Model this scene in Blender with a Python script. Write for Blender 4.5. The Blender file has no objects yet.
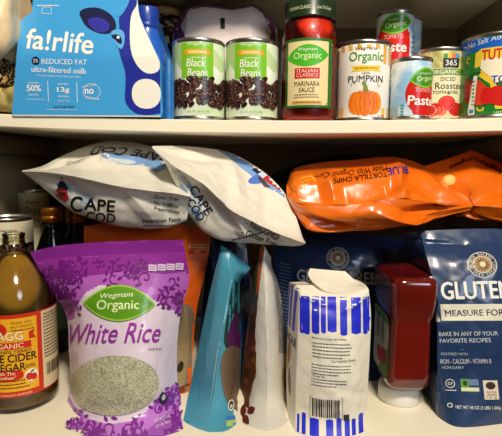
import bpy, bmesh, math, random
from mathutils import Vector, Matrix, noise
from mathutils.bvhtree import BVHTree
from mathutils.geometry import tessellate_polygon
PI = math.pi
S = bpy.context.scene
COL = S.collection

# ------------------------------------------------------------ camera
F = 470.0
cam = bpy.data.objects.new('camera', bpy.data.cameras.new('camera'))
COL.objects.link(cam)
cam.data.sensor_width = 36; cam.data.lens = F / 502 * 36; cam.data.clip_start = .01
EYE = Vector((0, -.63, -.068))
cam.matrix_world = (Matrix.Translation(EYE) @ Matrix.Rotation(math.radians(1.3), 4, 'Z')
                    @ Matrix.Rotation(math.radians(90 - 6.4), 4, 'X') @ Matrix.Rotation(math.radians(.5), 4, 'Z'))
S.camera = cam
R3 = cam.matrix_world.to_3x3()
LOW = -.383                      # top of the lower shelf
def ray(px, py): return R3 @ Vector(((px - 251) / F, (218 - py) / F, -1))
def at(px, py, Y):               # world point on the upright plane y = Y
    d = ray(px, py); return EYE + d * ((Y - EYE.y) / d.y)
def gr(px, py, z=LOW):           # world point on a level plane
    d = ray(px, py); return EYE + d * ((z - EYE.z) / d.z)
def shelf_z(x): return -.009 * (1 - (x / .42) ** 2)    # the upper shelf sags a little

# ------------------------------------------------------------ materials
def lin(c): c /= 255; return c / 12.92 if c <= .04045 else ((c + .055) / 1.055) ** 2.4
def rgb(r, g, b): return (lin(r), lin(g), lin(b), 1)
MATS = {}
def mat(name, col, rough=.45, coat=0., metal=0., trans=0., ior=1.45, bump=0., bscale=60., mottle=None, mscale=30., mdist=0., ramp=(.4, .6), spec=.5, alpha=1):
    if name in MATS: return MATS[name]
    m = bpy.data.materials.new(name); m.use_nodes = True
    nt = m.node_tree; p = nt.nodes['Principled BSDF']
    p.inputs['Base Color'].default_value = rgb(*col)
    p.inputs['Roughness'].default_value = rough
    p.inputs['Metallic'].default_value = metal
    p.inputs['Coat Weight'].default_value = coat
    p.inputs['Coat Roughness'].default_value = .12
    p.inputs['Transmission Weight'].default_value = trans
    p.inputs['IOR'].default_value = ior
    p.inputs['Specular IOR Level'].default_value = spec
    p.inputs['Alpha'].default_value = alpha
    tc = nt.nodes.new('ShaderNodeTexCoord')
    if mottle:
        n = nt.nodes.new('ShaderNodeTexNoise'); n.inputs['Scale'].default_value = mscale
        n.inputs['Detail'].default_value = 4; n.inputs['Distortion'].default_value = mdist
        nt.links.new(tc.outputs['Object'], n.inputs['Vector'])
        r = nt.nodes.new('ShaderNodeValToRGB')
        r.color_ramp.elements[0].position = ramp[0]; r.color_ramp.elements[1].position = ramp[1]
        r.color_ramp.elements[0].color = rgb(*col); r.color_ramp.elements[1].color = rgb(*mottle)
        nt.links.new(n.outputs['Fac'], r.inputs['Fac']); nt.links.new(r.outputs['Color'], p.inputs['Base Color'])
    if bump:
        n = nt.nodes.new('ShaderNodeTexNoise'); n.inputs['Scale'].default_value = bscale
        n.inputs['Detail'].default_value = 5; n.inputs['Distortion'].default_value = .6
        nt.links.new(tc.outputs['Object'], n.inputs['Vector'])
        b = nt.nodes.new('ShaderNodeBump'); b.inputs['Strength'].default_value = bump; b.inputs['Distance'].default_value = .003
        nt.links.new(n.outputs['Fac'], b.inputs['Height']); nt.links.new(b.outputs['Normal'], p.inputs['Normal'])
    MATS[name] = m; return m
def ink(r, g, b, rough=.4, coat=0.):
    return mat('ink_%d_%d_%d_%d' % (r, g, b, rough * 100), (r, g, b), rough, coat)
def glass(name, tint, rough=.03):
    if name in MATS: return MATS[name]
    m = bpy.data.materials.new(name); m.use_nodes = True; nt = m.node_tree; nt.nodes.clear()
    o = nt.nodes.new('ShaderNodeOutputMaterial'); mx = nt.nodes.new('ShaderNodeMixShader')
    t = nt.nodes.new('ShaderNodeBsdfTransparent'); g = nt.nodes.new('ShaderNodeBsdfGlossy'); f = nt.nodes.new('ShaderNodeFresnel')
    f.inputs['IOR'].default_value = 1.5; t.inputs['Color'].default_value = tint; g.inputs['Roughness'].default_value = rough
    nt.links.new(f.outputs[0], mx.inputs[0]); nt.links.new(t.outputs[0], mx.inputs[1]); nt.links.new(g.outputs[0], mx.inputs[2])
    nt.links.new(mx.outputs[0], o.inputs['Surface']); MATS[name] = m; return m

WHITE = ink(240, 238, 230); BLACK = ink(18, 18, 20); CREAM = ink(238, 228, 196)
STEEL = mat('tin_steel', (190, 186, 178), .3, metal=1)

# ------------------------------------------------------------ mesh builder
class MB:
    def __init__(s): s.v = []; s.f = []; s.m = []; s.sm = []; s.mats = []
    def mi(s, m):
        if m not in s.mats: s.mats.append(m)
        return s.mats.index(m)
    def add(s, vs, fs, m, smooth=True):
        o = len(s.v); k = s.mi(m); s.v += [tuple(v) for v in vs]
        for f in fs: s.f.append([o + i for i in f]); s.m.append(k); s.sm.append(smooth)
    def box(s, lo, hi, m, bev=0):
        bm = bmesh.new(); bmesh.ops.create_cube(bm, size=1)
        for v in bm.verts: v.co = Vector([(lo[i] + hi[i]) / 2 + v.co[i] * (hi[i] - lo[i]) for i in range(3)])
        if bev: bmesh.ops.bevel(bm, geom=bm.edges[:], offset=bev, segments=2, affect='EDGES')
        s.bm(bm, m, False)
    def bm(s, bm, m, smooth=True):
        bm.verts.ensure_lookup_table(); bm.verts.index_update()
        s.add([v.co.copy() for v in bm.verts], [[v.index for v in f.verts] for f in bm.faces], m, smooth); bm.free()
    def grid(s, G, m, smooth=True, closed=False):
        R = len(G); N = len(G[0]); vs = [p for r in G for p in r]; fs = []
        for i in range(R - 1):
            for j in range(N if closed else N - 1):
                k = (j + 1) % N; fs.append([i * N + j, i * N + k, (i + 1) * N + k, (i + 1) * N + j])
        s.add(vs, fs, m, smooth)
    def lathe(s, prof, m, n=64, c=(0, 0, 0), smooth=True):
        G = [[(c[0] + r * math.cos(2 * PI * k / n), c[1] + r * math.sin(2 * PI * k / n), c[2] + z) for k in range(n)] for r, z in prof]
        s.grid(G, m, smooth, True)
    def build(s, name, parent=None, loc=None):
        if parent is None and loc is None and s.v:
            loc = [(min(v[i] for v in s.v) + max(v[i] for v in s.v)) / 2 for i in (0, 1)] + [min(v[2] for v in s.v)]
        me = bpy.data.meshes.new(name); me.from_pydata(s.v, [], s.f)
        for m in s.mats: me.materials.append(m)
        me.polygons.foreach_set('material_index', s.m); me.polygons.foreach_set('use_smooth', s.sm)
        me.update()
        o = bpy.data.objects.new(name, me); COL.objects.link(o)
        if parent is not None:
            o.parent = parent
        if loc is not None:
            if parent is None or True:
                me.transform(Matrix.Translation(-Vector(loc)))
                if parent is None: o.location = loc
        return o
def thing(name, label, cat, loc=(0, 0, 0), group=None):
    o = bpy.data.objects.new(name, None); COL.objects.link(o); o.location = loc; o.empty_display_size = .02
    return tag(o, label, cat, group)
def tag(o, label, cat, group=None):
    o['label'] = label; o['category'] = cat
    if group: o['group'] = group
    return o

def fix_normals(o):
    bm = bmesh.new(); bm.from_mesh(o.data); bmesh.ops.remove_doubles(bm, verts=bm.verts, dist=1e-6)
    bmesh.ops.recalc_face_normals(bm, faces=bm.faces); bm.to_mesh(o.data); bm.free()

# ------------------------------------------------------------ printing: flat shapes laid on a surface
def text_mesh(s, bold=0.):
    cu = bpy.data.curves.new('t', 'FONT'); cu.body = s; cu.offset = bold; cu.resolution_u = 3
    o = bpy.data.objects.new('t', cu); COL.objects.link(o)
    dg = bpy.context.evaluated_depsgraph_get(); me = o.evaluated_get(dg).to_mesh()
    vs = [(v.co.x, v.co.y) for v in me.vertices]; fs = [list(p.vertices) for p in me.polygons]
    o.evaluated_get(dg).to_mesh_clear(); bpy.data.objects.remove(o); bpy.data.curves.remove(cu)
    return vs, fs
class Print:
    """prints 2D artwork into mesh builder mb; mapper(a, b, off) gives the point of the surface or None"""
    def __init__(s, mb, mapper, step, unit=1.): s.mb = mb; s.map = mapper; s.step = step; s.k = 0; s.off = .00018; s.unit = unit
    def put(s, vs, fs, m, lay):
        polys = [[tuple(vs[i]) for i in f] for f in fs]
        if s.step:
            for ax in (0, 1):
                lo = min(v[ax] for v in vs); hi = max(v[ax] for v in vs); n = int((hi - lo) / s.step)
                for i in range(1, n + 1):
                    c = lo + (hi - lo) * i / (n + 1) + 1.7e-5; out = []
                    for p in polys:
                        a0 = min(q[ax] for q in p); a1 = max(q[ax] for q in p)
                        if a1 <= c or a0 >= c: out.append(p); continue
                        L, H = [], []
                        for k, q in enumerate(p):
                            w = p[(k + 1) % len(p)]
                            (L if q[ax] < c else H).append(q)
                            if (q[ax] < c) != (w[ax] < c):
                                t = (c - q[ax]) / (w[ax] - q[ax]); e = (c, q[1] + (w[1] - q[1]) * t) if ax == 0 else (q[0] + (w[0] - q[0]) * t, c)
                                L.append(e); H.append(e)
                        if len(L) > 2: out.append(L)
                        if len(H) > 2: out.append(H)
                    polys = out
        s.k += 1; off = s.off * (1 + lay) + s.k * 1.5e-6; key = {}; pts = []; faces = []
        for p in polys:
            A = sum(p[k][0] * p[(k + 1) % len(p)][1] - p[(k + 1) % len(p)][0] * p[k][1] for k in range(len(p)))
            if (A < 0) != s.down: p = p[::-1]
            f = []
            for q in p:
                kk = (round(q[0], 6), round(q[1], 6))
                if kk not in key: key[kk] = len(pts); pts.append(s.map(q[0], q[1], off))
                if not f or f[-1] != key[kk]: f.append(key[kk])
            if len(f) > 1 and f[0] == f[-1]: f.pop()
            if len(set(f)) > 2 and len(set(f)) == len(f) and all(pts[i] is not None for i in f): faces.append(f)
        use = sorted({i for f in faces for i in f}); ix = {i: k for k, i in enumerate(use)}
        if use: s.mb.add([pts[i] for i in use], [[ix[i] for i in f] for f in faces], m, True)
    def blob(s, pts, m, lay=0, it=2):             # polygon with its corners rounded
        for _ in range(it):
            o = []
            for k in range(len(pts)):
                a, b = pts[k], pts[(k + 1) % len(pts)]
                o += [(a[0] * .75 + b[0] * .25, a[1] * .75 + b[1] * .25), (a[0] * .25 + b[0] * .75, a[1] * .25 + b[1] * .75)]
            pts = o
        s.poly(pts, m, lay)
    def poly(s, pts, m, lay=0):
        if len(pts) < 3: return
        t = tessellate_polygon([[Vector((a, b, 0)) for a, b in pts]])
        s.put(pts, [list(x) for x in t], m, lay)
    def rect(s, x0, y0, x1, y1, m, lay=0): s.poly([(x0, y0), (x1, y0), (x1, y1), (x0, y1)], m, lay)
    def ell(s, cx, cy, rx, ry, m, lay=0, rot=0, n=20, pw=1.):
        c, q = math.cos(math.radians(rot)), math.sin(math.radians(rot)); P = []
        for i in range(n):
            a = 2 * PI * i / n; ca, sa = math.cos(a), math.sin(a)
            x = rx * math.copysign(abs(ca) ** pw, ca); y = ry * math.copysign(abs(sa) ** pw, sa)
            P.append((cx + x * c - y * q, cy + x * q + y * c))
        s.poly(P, m, lay)
    def ring(s, cx, cy, rx, ry, w, m, lay=0, n=28):
        s.line([(cx + rx * math.cos(2 * PI * i / n), cy + ry * math.sin(2 * PI * i / n)) for i in range(n + 1)], w, m, lay)
    def line(s, P, w, m, lay=0, taper=False):
        vs = []; fs = []; n = len(P)
        for i, (x, y) in enumerate(P):
            a = P[max(0, i - 1)]; b = P[min(n - 1, i + 1)]; dx, dy = b[0] - a[0], b[1] - a[1]; L = math.hypot(dx, dy) or 1
            h = w / 2 * ((1 - .85 * abs(2 * i / (n - 1) - 1)) if taper else 1)
            vs += [(x - dy / L * h, y + dx / L * h), (x + dy / L * h, y - dx / L * h)]
            if i: fs.append([2 * i - 2, 2 * i - 1, 2 * i + 1, 2 * i])
        st, s.step = s.step, 0; s.put(vs, fs, m, lay); s.step = st
    def text(s, t, cx, cy, w, h, m, lay=1, rot=0, shear=0, bold=0., flip=False, arc=0.):
        fat = bold > 0 and any(c in 'MNWgmw5' for c in t)      # letters whose outline cannot be widened are thickened by overlaying
        vs, fs = text_mesh(t, 0. if fat else bold)
        if not vs: return
        x0 = min(v[0] for v in vs); x1 = max(v[0] for v in vs); y0 = min(v[1] for v in vs); y1 = max(v[1] for v in vs)
        c, q = math.cos(math.radians(rot)), math.sin(math.radians(rot)); up = -1 if s.down else 1; out = []
        for x, y in vs:
            u = ((x - x0) / (x1 - x0) - .5); x = u * w; y = ((y - y0) / (y1 - y0) - .5) * h
            x += y * shear; y += arc * (1 - 4 * u * u)
            if flip: x = -x
            X = x * c - y * q; Y = x * q + y * c
            out.append((cx + X, cy + Y * up))
        if fat and bold > .003:
            d = bold * w / (x1 - x0)
            for k, (dx, dy) in enumerate(((-d, 0), (d, 0), (0, d * .7), (0, -d * .7))): s.put([(a + dx, b + dy) for a, b in out], fs, m, lay + .08 * k)
        else: s.put(out, fs, m, lay)
    down = False
    def micro(s, x0, x1, y, h, m, lay=1, seed=0, word=(.8, 2.6), rot=0):      # print too fine to read
        r = random.Random(seed + int(y * 10)); x = x0; t = math.tan(math.radians(rot))
        while x < x1:
            w = min(r.uniform(*word), x1 - x)
            a = y - (x - x0) * t; b = y - (x + w - x0) * t
            s.poly([(x, a - h / 2), (x + w, b - h / 2), (x + w, b + h / 2), (x, a + h / 2)], m, lay); x += w + .6
def swirl(cx, cy, r, turns, a0, sgn=1, n=18):
    return [(cx + r * (1 - .85 * i / n) * math.cos(a0 + sgn * turns * 2 * PI * i / n),
             cy + r * (1 - .85 * i / n) * math.sin(a0 + sgn * turns * 2 * PI * i / n)) for i in range(n + 1)]
def leafpts(cx, cy, L, W, rot, n=8):
    c, q = math.cos(math.radians(rot)), math.sin(math.radians(rot)); P = []
    for i in range(n + 1): t = i / n; P.append((L * (t - .5), W / 2 * math.sin(PI * t) ** .8))
    for i in range(n - 1, 0, -1): t = i / n; P.append((L * (t - .5), -W / 2 * math.sin(PI * t) ** .8))
    return [(cx + x * c - y * q, cy + x * q + y * c) for x, y in P]
def ornament(P, x0, y0, x1, y1, n, m, seed, inside=None, lay=1, size=(3, 7), w=1.):
    r = random.Random(seed)
    for i in range(n):
        cx, cy = r.uniform(x0, x1), r.uniform(y0, y1)
        if inside and not inside(cx, cy): continue
        R = r.uniform(*size); a = r.uniform(0, 2 * PI); sg = r.choice((-1, 1))
        P.line(swirl(cx, cy, R, r.uniform(.7, 1.1), a, sg, 12), w, m, lay)
        for k in range(4):
            an = a + sg * (k * .8) + .3; d = R * 1.3
            P.poly(leafpts(cx + d * math.cos(an), cy + d * math.sin(an), R * .85, R * .42, (math.degrees(an) + 60 * sg) * (-1 if P.down else 1), 5), m, lay)

class Frame:
    """label frame on a built surface: image-like units (y down) around a centre, laid on along the face's own normal"""
    def __init__(s, mb, cx, cy, Y, step=5, layer0=0, nrm=None):
        s.mb = mb; s.c = (cx, cy); s.O = at(cx, cy, Y); d = (s.O - EYE)
        s.sc = d.length * math.cos(ray(cx, cy).angle(ray(251, 218))) / F
        s.N = -d.normalized() if nrm is None else Vector(nrm).normalized()
        r0 = R3 @ Vector((1, 0, 0)); s.U = s.N.cross(r0).normalized(); s.Rt = s.U.cross(s.N)
        s.Rt.normalize()
        s.bvh = BVHTree.FromPolygons([Vector(v) for v in mb.v], mb.f)
        s.P = Print(mb, s.m, step); s.P.down = True
    def tint(s, pts, m):                           # dye the film itself inside an outline, right round its edge
        k = s.mb.mi(m)
        for i, f in enumerate(s.mb.f):
            c = sum((Vector(s.mb.v[j]) for j in f), Vector()) / len(f) - s.O
            x = s.c[0] + c.dot(s.Rt) / s.sc; y = s.c[1] - c.dot(s.U) / s.sc; ins = False
            for q in range(len(pts)):
                (x0, y0), (x1, y1) = pts[q], pts[q - 1]
                if (y0 > y) != (y1 > y) and x < (x1 - x0) * (y - y0) / (y1 - y0) + x0: ins = not ins
            if ins: s.mb.m[i] = k
    def m(s, a, b, off):
        o = s.O + s.Rt * ((a - s.c[0]) * s.sc) - s.U * ((b - s.c[1]) * s.sc) + s.N * .2
        h = s.bvh.ray_cast(o, -s.N, .6)
        if h[0] is None: return None
        n = h[1] if h[1].dot(s.N) > 0 else -h[1]
        if n.dot(s.N) < .12: return None
        return h[0] + n * off

# ------------------------------------------------------------ soft surfaces from control nets
def herm(p0, p1, m0, m1, t):
    t2, t3 = t * t, t * t * t
    return p0 * (2 * t3 - 3 * t2 + 1) + m0 * (t3 - 2 * t2 + t) + p1 * (3 * t2 - 2 * t3) + m1 * (t3 - t2)
def spline(P, n, sharp=()):
    K = len(P); T = []
    for i in range(K):
        a = P[max(i - 1, 0)]; b = P[min(i + 1, K - 1)]
        T.append((b - a) * (0 if i in sharp else (.5 if 0 < i < K - 1 else .6)))
    out = []
    for j in range(n + 1):
        t = j / n * (K - 1); i = min(int(t), K - 2); out.append(herm(P[i], P[i + 1], T[i], T[i + 1], t - i))
    return out
def net(rows, nu, nv, su=(), sv=()):
    A = [spline(r, nu, su) for r in rows]
    B = [spline([a[j] for a in A], nv, sv) for j in range(nu + 1)]
    return [[B[j][i] for j in range(nu + 1)] for i in range(nv + 1)]
def creases(G, L):                             # folds pressed into a film: (u0, v0, u1, v1, height, half width)
    R = len(G) - 1; N = len(G[0]) - 1; O = [list(r) for r in G]
    for i in range(1, R):
        for j in range(1, N):
            u, v = j / N, i / R; h = 0
            for u0, v0, u1, v1, a, w in L:
                dx, dy = u1 - u0, v1 - v0; q = dx * dx + dy * dy; t = ((u - u0) * dx + (v - v0) * dy) / q
                t = min(1, max(0, t)); d = math.hypot(u - u0 - dx * t, v - v0 - dy * t)
                if d < w: h += a * (1 - d / w) * math.sin(PI * min(max(t, .06), .94)) ** .5
            if h: n = (G[i][j + 1] - G[i][j - 1]).cross(G[i + 1][j] - G[i - 1][j]).normalized(); O[i][j] = G[i][j] + n * h
    return O
def wrinkle(G, amp, sc, seed, ridge=.6, stretch=(1, 1, 1), edge=True):
    R = len(G); N = len(G[0]); off = Vector((seed * 3.1, seed * 1.7, seed)); O = []
    for i in range(R):
        row = []
        for j in range(N):
            a = G[i][min(j + 1, N - 1)] - G[i][max(j - 1, 0)]; b = G[min(i + 1, R - 1)][j] - G[max(i - 1, 0)][j]
            n = a.cross(b)
            n = n.normalized() if n.length > 1e-12 else Vector((0, -1, 0))
            p = G[i][j]; q = Vector((p.x * stretch[0], p.y * stretch[1], p.z * stretch[2])) * sc + off
            w = noise.noise(q) * (1 - ridge) + (1 - 2 * abs(noise.noise(q * 1.3 + off))) * ridge * .6 + .35 * noise.noise(q * 3.1)
            e = 1
            if edge: e = min(1, 6 * min(i, R - 1 - i) / R, 6 * min(j, N - 1 - j) / N)
            row.append(p + n * (amp * w * e))
        O.append(row)
    return O
def bag(mb, rows, T, m, nu=70, nv=80, su=(), sv=(), amp=.0012, sc=28, seed=1, pw=.5, ridge=.6, back=None, mt=None, stretch=(1, 1, 1), folds=()):
    """closed soft body: front control net (top row first), thickness per row pushed to +y behind it"""
    G = net(rows, nu, nv, su, sv)
    if folds: G = creases(G, folds)
    G = wrinkle(G, amp, sc, seed, ridge, stretch)
    Ts = spline([Vector((t, 0, 0)) for t in T], nv)
    Bk = []
    for i, r in enumerate(G):
        yl, yr = r[0].y, r[-1].y; row = []
        for j, p in enumerate(r):
            u = j / nu; w = max(0, math.sin(PI * u)) ** pw; base = yl + (yr - yl) * u; t = max(0, Ts[i].x)
            row.append(Vector((p.x, max(base, p.y) * 1. + t * w if t > 0 else p.y, p.z)) if 0 < j < nu else p.copy())
        Bk.append(row)
    # fade the back sheet into the front where a row is sealed
    for i in range(nv + 1):
        k = min(1, Ts[i].x / .012) if Ts[i].x > 0 else 0
        for j in range(nu + 1): Bk[i][j] = G[i][j].lerp(Bk[i][j], k) + Vector((0, .0008, 0)) * (1 if 0 < j < nu else 0)
    mb.grid(G, m); mb.grid([r[::-1] for r in Bk], back or m)
    for i in (0, nv):
        mb.grid([G[i], Bk[i]] if i == 0 else [Bk[i], G[i]], mt or m)
    return G
def V(rows):  # control rows: (px, py, Y) on upright planes, or ('g', px, py) standing on the lower shelf
    return [[(gr(p[1], p[2]) if p[0] == 'g' else at(*p)) for p in r] for r in rows]
# ------------------------------------------------------------ the cupboard
PAINT_SHADED = mat('cupboard_paint_shaded', (150, 134, 104), .5, bump=.05, bscale=15, mottle=(142, 126, 96), mscale=4)  # walls toned darker than the shelf boards: the inner shade is put into the colour
EDGE = mat('shelf_edge_paint', (240, 232, 208), .42, bump=.04, bscale=20)
XL, XR, YB = -.425, .372, .32
def struct(name, mb, label=None):
    o = mb.build(name); o['kind'] = 'structure'
    if label: o['label'] = label
    return o
b = MB(); b.box((XL - .02, YB, -.75), (XR + .02, YB + .018, .55), PAINT_SHADED); struct('wall_back', b)
b = MB(); b.box((XL - .02, -.10, -.75), (XL, YB, .55), PAINT_SHADED); struct('wall_left', b)
b = MB(); b.box((XR, -.10, -.75), (XR + .02, YB, .55), PAINT_SHADED); struct('wall_right', b)
def sheet(name, z0, z1, y0, sag):
    b = MB(); n = 40; G = []
    pr = [(y0 + .0015, z1), (y0, z1 - .0015), (y0, z0 + .0015), (y0 + .0015, z0), (YB, z0), (YB, z1)]
    for i in range(n + 1):
        x = XL + (XR - XL) * i / n; d = shelf_z(x) if sag else 0
        G.append([(x, y, z + d) for y, z in pr])
    b.grid(G, EDGE, False, True)
    b.add(G[0], [[5, 4, 3, 2, 1, 0]], EDGE, False); b.add(G[-1], [[0, 1, 2, 3, 4, 5]], EDGE, False)
    return struct(name, b)
sheet('trim_1', -.0175, 0, 0, True)['label'] = 'cream painted upper shelf board with a bright front edge'
sheet('trim_4', LOW - .018, LOW, -.135, False)['label'] = 'cream painted lower shelf board'
sheet('ceiling', .197, .215, 0, False)['label'] = 'underside of the next shelf board above'
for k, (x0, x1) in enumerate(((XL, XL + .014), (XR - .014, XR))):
    b = MB(); b.box((x0, .03, -.052), (x1, YB, -.0275), PAINT_SHADED, .001); struct('trim_%d' % (k + 2), b, 'wooden shelf cleat on the side wall')
# the room in front of the cupboard: its brown floor
b = MB(); b.box((-2.2, -3.2, -1.3), (2.2, -.9, -1.28), mat('room_floor', (120, 95, 70), .6)); struct('floor', b)

# ------------------------------------------------------------ tins
class Tin:
    """a round tin; art in image-like units: x from the centre line, y up from the base"""
    def __init__(s, name, label, px, Yc, r, h, paper, z=None, base=None, grp=None, hs=1.):
        h *= hs; s.hs = hs; p = at(px, 120, Yc); s.x = p.x; s.y = Yc; s.r = r; s.h = h
        s.z = (shelf_z(s.x) if z is None else z) + .0003
        s.o = thing(name, label, 'can', (s.x, s.y, s.z), grp)
        L = (s.x, s.y, s.z)
        b = MB(); pr = [(0, .004), (r * .9, .004), (r * .93, .0005), (r * .965, 0), (r * 1.0, .0008), (r * 1.012, .0025), (r, .0045), (r * .985, .0065),
                        (r * .985, h - .0065), (r, h - .0045), (r * 1.014, h - .0028), (r * 1.012, h - .0008), (r * .985, h), (r * .955, h - .0006), (r * .93, h - .005)]
        b.lathe(pr, STEEL, 72); b.build('tin_body', s.o)
        b = MB(); b.lathe([(r * .93, h - .005), (r * .85, h - .004), (r * .8, h - .0052), (r * .3, h - .0048), (0, h - .0048)], STEEL, 48); b.build('lid', s.o)
        s.b = MB(); s.u = (Yc + .63 - r) / F
        s.paper = paper
        s.b.lathe([(r * .99, .006), (r * .997, .0068), (r * .997, h - .0068), (r * .99, h - .006)], paper, 120)
        dx = s.x - EYE.x; s.a0 = -PI / 2 - math.atan2(dx, Yc - EYE.y)
        s.a0 = math.atan2(EYE.y - Yc, EYE.x - s.x)       # the side that faces the viewer
        s.P = Print(s.b, s.m, 4)
    def m(s, a, b, off):
        t = s.a0 + s.tw + a * s.u / s.r; R = s.r * .997 + off; z = b * s.u * s.hs
        if z < .0062 or z > s.h - .0062: z = min(max(z, .0066), s.h - .0066)
        return Vector((R * math.cos(t), R * math.sin(t), z))
    tw = 0.
    def done(s): s.b.build('paper_label', s.o); return s.o

# two bean tins
def beans(px, label, seed):
    t = Tin('bean_can', label, px, .045, .0364, .1115, mat('bean_label_paper', (232, 240, 222), .3, .3, mottle=(190, 215, 160), mscale=22, ramp=(.45, .75)), grp='black bean cans', hs=.965)
    P = t.P
    P.poly([(-36, 78), (-18, 78), (-18, 50), (-26, 60), (-34, 46), (-44, 60)], ink(176, 208, 140), 0)
    P.poly([(16, 72), (30, 62), (44, 70), (40, 56), (26, 50), (15, 56)], ink(196, 218, 166), 0)
    G = ink(124, 192, 34, .35, .3); P.rect(-18, 42, 15, 80, G, 1)
    P.text('Wegmans', -1, 75, 22, 4, ink(240, 245, 210), 2, shear=.2)
    P.poly([(-16, 64.5), (-11, 67), (9, 67), (13, 64.5), (11, 69.5), (-14, 69.5)], ink(226, 150, 24), 2)
    P.rect(-12, 65.2, 10, 70, ink(240, 176, 40), 2); P.micro(-10, 8, 67.5, 1.6, ink(250, 240, 200), 3)
    P.micro(-8, 7, 62, .8, WHITE, 2)
    P.text('Black', -2.5, 57, 19, 8, WHITE, 2, shear=.1, bold=.006); P.text('Beans', -1, 47.5, 20, 7.5, WHITE, 2, shear=.1, bold=.006)
    r = random.Random(5); D = [ink(38, 18, 16, .35, .4), ink(58, 26, 22, .35, .4), ink(28, 12, 14, .35, .4), ink(76, 40, 32, .35, .4)]
    for i in range(400):
        a = r.uniform(-52, 52); k = r.random(); lo = 13 + 5 * math.cos(a / 11.) ** 2 + (0 if abs(a) < 30 else 3); hi = 41 + 2 * math.cos(a / 7)
        y = hi - (hi - lo) * (i / 400) + r.uniform(-1.5, 1.5); rx = r.uniform(2.9, 4.1); ro = r.uniform(-60, 60)
        P.ell(a, y, rx, rx * .62, r.choice(D), 2, ro, 12)
        c, q = math.cos(math.radians(ro)), math.sin(math.radians(ro))
        if k < .6: P.ell(a - rx * .2 * c, y - rx * .2 * q + .8, rx * .45, .5, ink(150, 118, 104), 2, ro, 8)
    P.text('NET WT 15.5 OZ (439g)', 0, 9, 22, 2.4, ink(120, 180, 60), 2)
    return t.done()
beans(199, 'black bean can beside the blue milk carton', 1)
beans(251.5, 'black bean can beside the jar of red sauce', 2)

# pumpkin
t = Tin('pumpkin_can', 'pumpkin can with an orange pumpkin and ochre stripes on its white label', 361.5, .056, .0370, .1125, ink(236, 232, 224, .3, .3), hs=.96); P = t.P
O = ink(226, 176, 84)
for x in range(-40, 48, 9):
    hh = 58 if abs(x) > 22 else 70 + abs(x) % 3
    P.rect(x - 2.3, hh, x + 2.3, 84, O, 0)
    if abs(x) > 16: P.rect(x - 2.3, 0, x + 2.3, 14, O, 0)
P.text('Wegmans', 2, 72, 21, 4, BLACK, 2, shear=.25)
P.text('Organic', 3, 63.5, 34, 12, ink(60, 150, 40), 2, shear=0, bold=.01)
P.poly([(-12, 50), (-9, 53), (-12, 55.5), (18, 55.5), (15, 53), (18, 50)], ink(240, 200, 40), 1); P.micro(-8, 14, 53, 1.2, ink(150, 110, 20), 2)
P.text('100%', 3, 48, 8, 2.2, ink(90, 90, 80), 2)
P.text('PUMPKIN', 3, 42.5, 35, 6.5, ink(25, 22, 30), 2, bold=.004)
P.line(swirl(-10, 37, 3, .7, 0), .5, ink(120, 170, 90), 2); P.line(swirl(17, 37, 3, .7, 2), .5, ink(120, 170, 90), 2)
PO = [ink(224, 112, 20), ink(238, 138, 34), ink(232, 124, 26)]
for dx, rx in ((-9, 7), (10, 7), (-5.5, 6.5), (6.5, 6.5), (.5, 5.5)): P.ell(2.5 + dx, 18.5, rx, 13.5 - abs(dx) * .25, PO[abs(int(dx)) % 3], 2, 0, 22)
for dx in (-10, -5, 0, 5, 10): P.line([(2.5 + dx * .4, 31), (2.5 + dx, 19), (2.5 + dx * .5, 6)], .5, ink(190, 84, 14), 3)
P.poly([(0, 30), (1, 35), (-1, 39), (2, 40), (4, 36), (6, 30)], ink(120, 140, 50), 3); P.text('15 OZ', 20, 6, 8, 2, BLACK, 2)
t.done()

# tomato paste tins
SKY = mat('paste_label_paper', (150, 196, 232), .3, .3, mottle=(236, 242, 244), mscale=26, ramp=(.42, .58))
def paste(px, Y, z, label, dx=0, r=.027, h=.089):
    t = Tin('tomato_paste_can', label, px, Y, r, h, SKY, z=z, grp='tomato paste cans', hs=.93); P = t.P
    RD = ink(206, 30, 22, .3, .3); GN = ink(70, 140, 24, .3, .3)
    P.ell(dx, 26, 18, 21, RD, 1, 8, 30); P.poly([(dx - 17, 34), (dx + 17, 36), (dx + 18, 8), (dx + 8, 4), (dx - 10, 6)], RD, 1)
    P.poly(leafpts(dx + 2, 44, 34, 21, 12), ink(120, 200, 40), 2); P.poly(leafpts(dx + 2, 44, 30, 17, 12), GN, 3)
    P.text('Wegmans', dx + 2, 48, 15, 2.6, WHITE, 4, 8, .2); P.text('Organic', dx + 2, 42.5, 20, 6.5, ink(210, 240, 170), 4, 8, bold=.004)
    P.text('TOMATO', dx, 31, 18, 4.5, ink(240, 190, 190), 3); P.text('Paste', dx - 1, 20.5, 29, 10, WHITE, 3, shear=.05, bold=.02)
    P.rect(-19, 3, -13, 15, ink(160, 170, 180), 1)
    for k in range(4): P.rect(-9, 5 + k * 3.2, -6, 7 + k * 3.2, ink(60, 150, 140), 1)
    for k in range(5): P.micro(dx + 20, dx + 36, 12 + k * 5, 1, ink(60, 70, 110), 1, k)
    for x0 in (-24, 20, 30): P.rect(x0, 48, x0 + 7, 55, ink(225, 228, 226), 1)
    return t.done()
paste(409.5, .036, None, 'tomato paste can standing alone at the shelf edge beside the pumpkin can', 13)
zz = shelf_z(at(391, 120, .112).x) + .0004; zq = shelf_z(at(400.5, 120, .172).x) + .0004
paste(391, .112, None, 'lower tomato paste can of the front stack, mostly hidden behind the pumpkin can', -3)
paste(391, .112, zz + .0895 * .93, 'upper tomato paste can of the front stack, showing its green leaf', -1)
paste(400.5, .172, None, 'lower tomato paste can of the rear stack, hidden from view', -25, h=.0985)
paste(400.5, .172, zq + .0990 * .93, 'upper tomato paste can at the very back of the stacks', -25)

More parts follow.
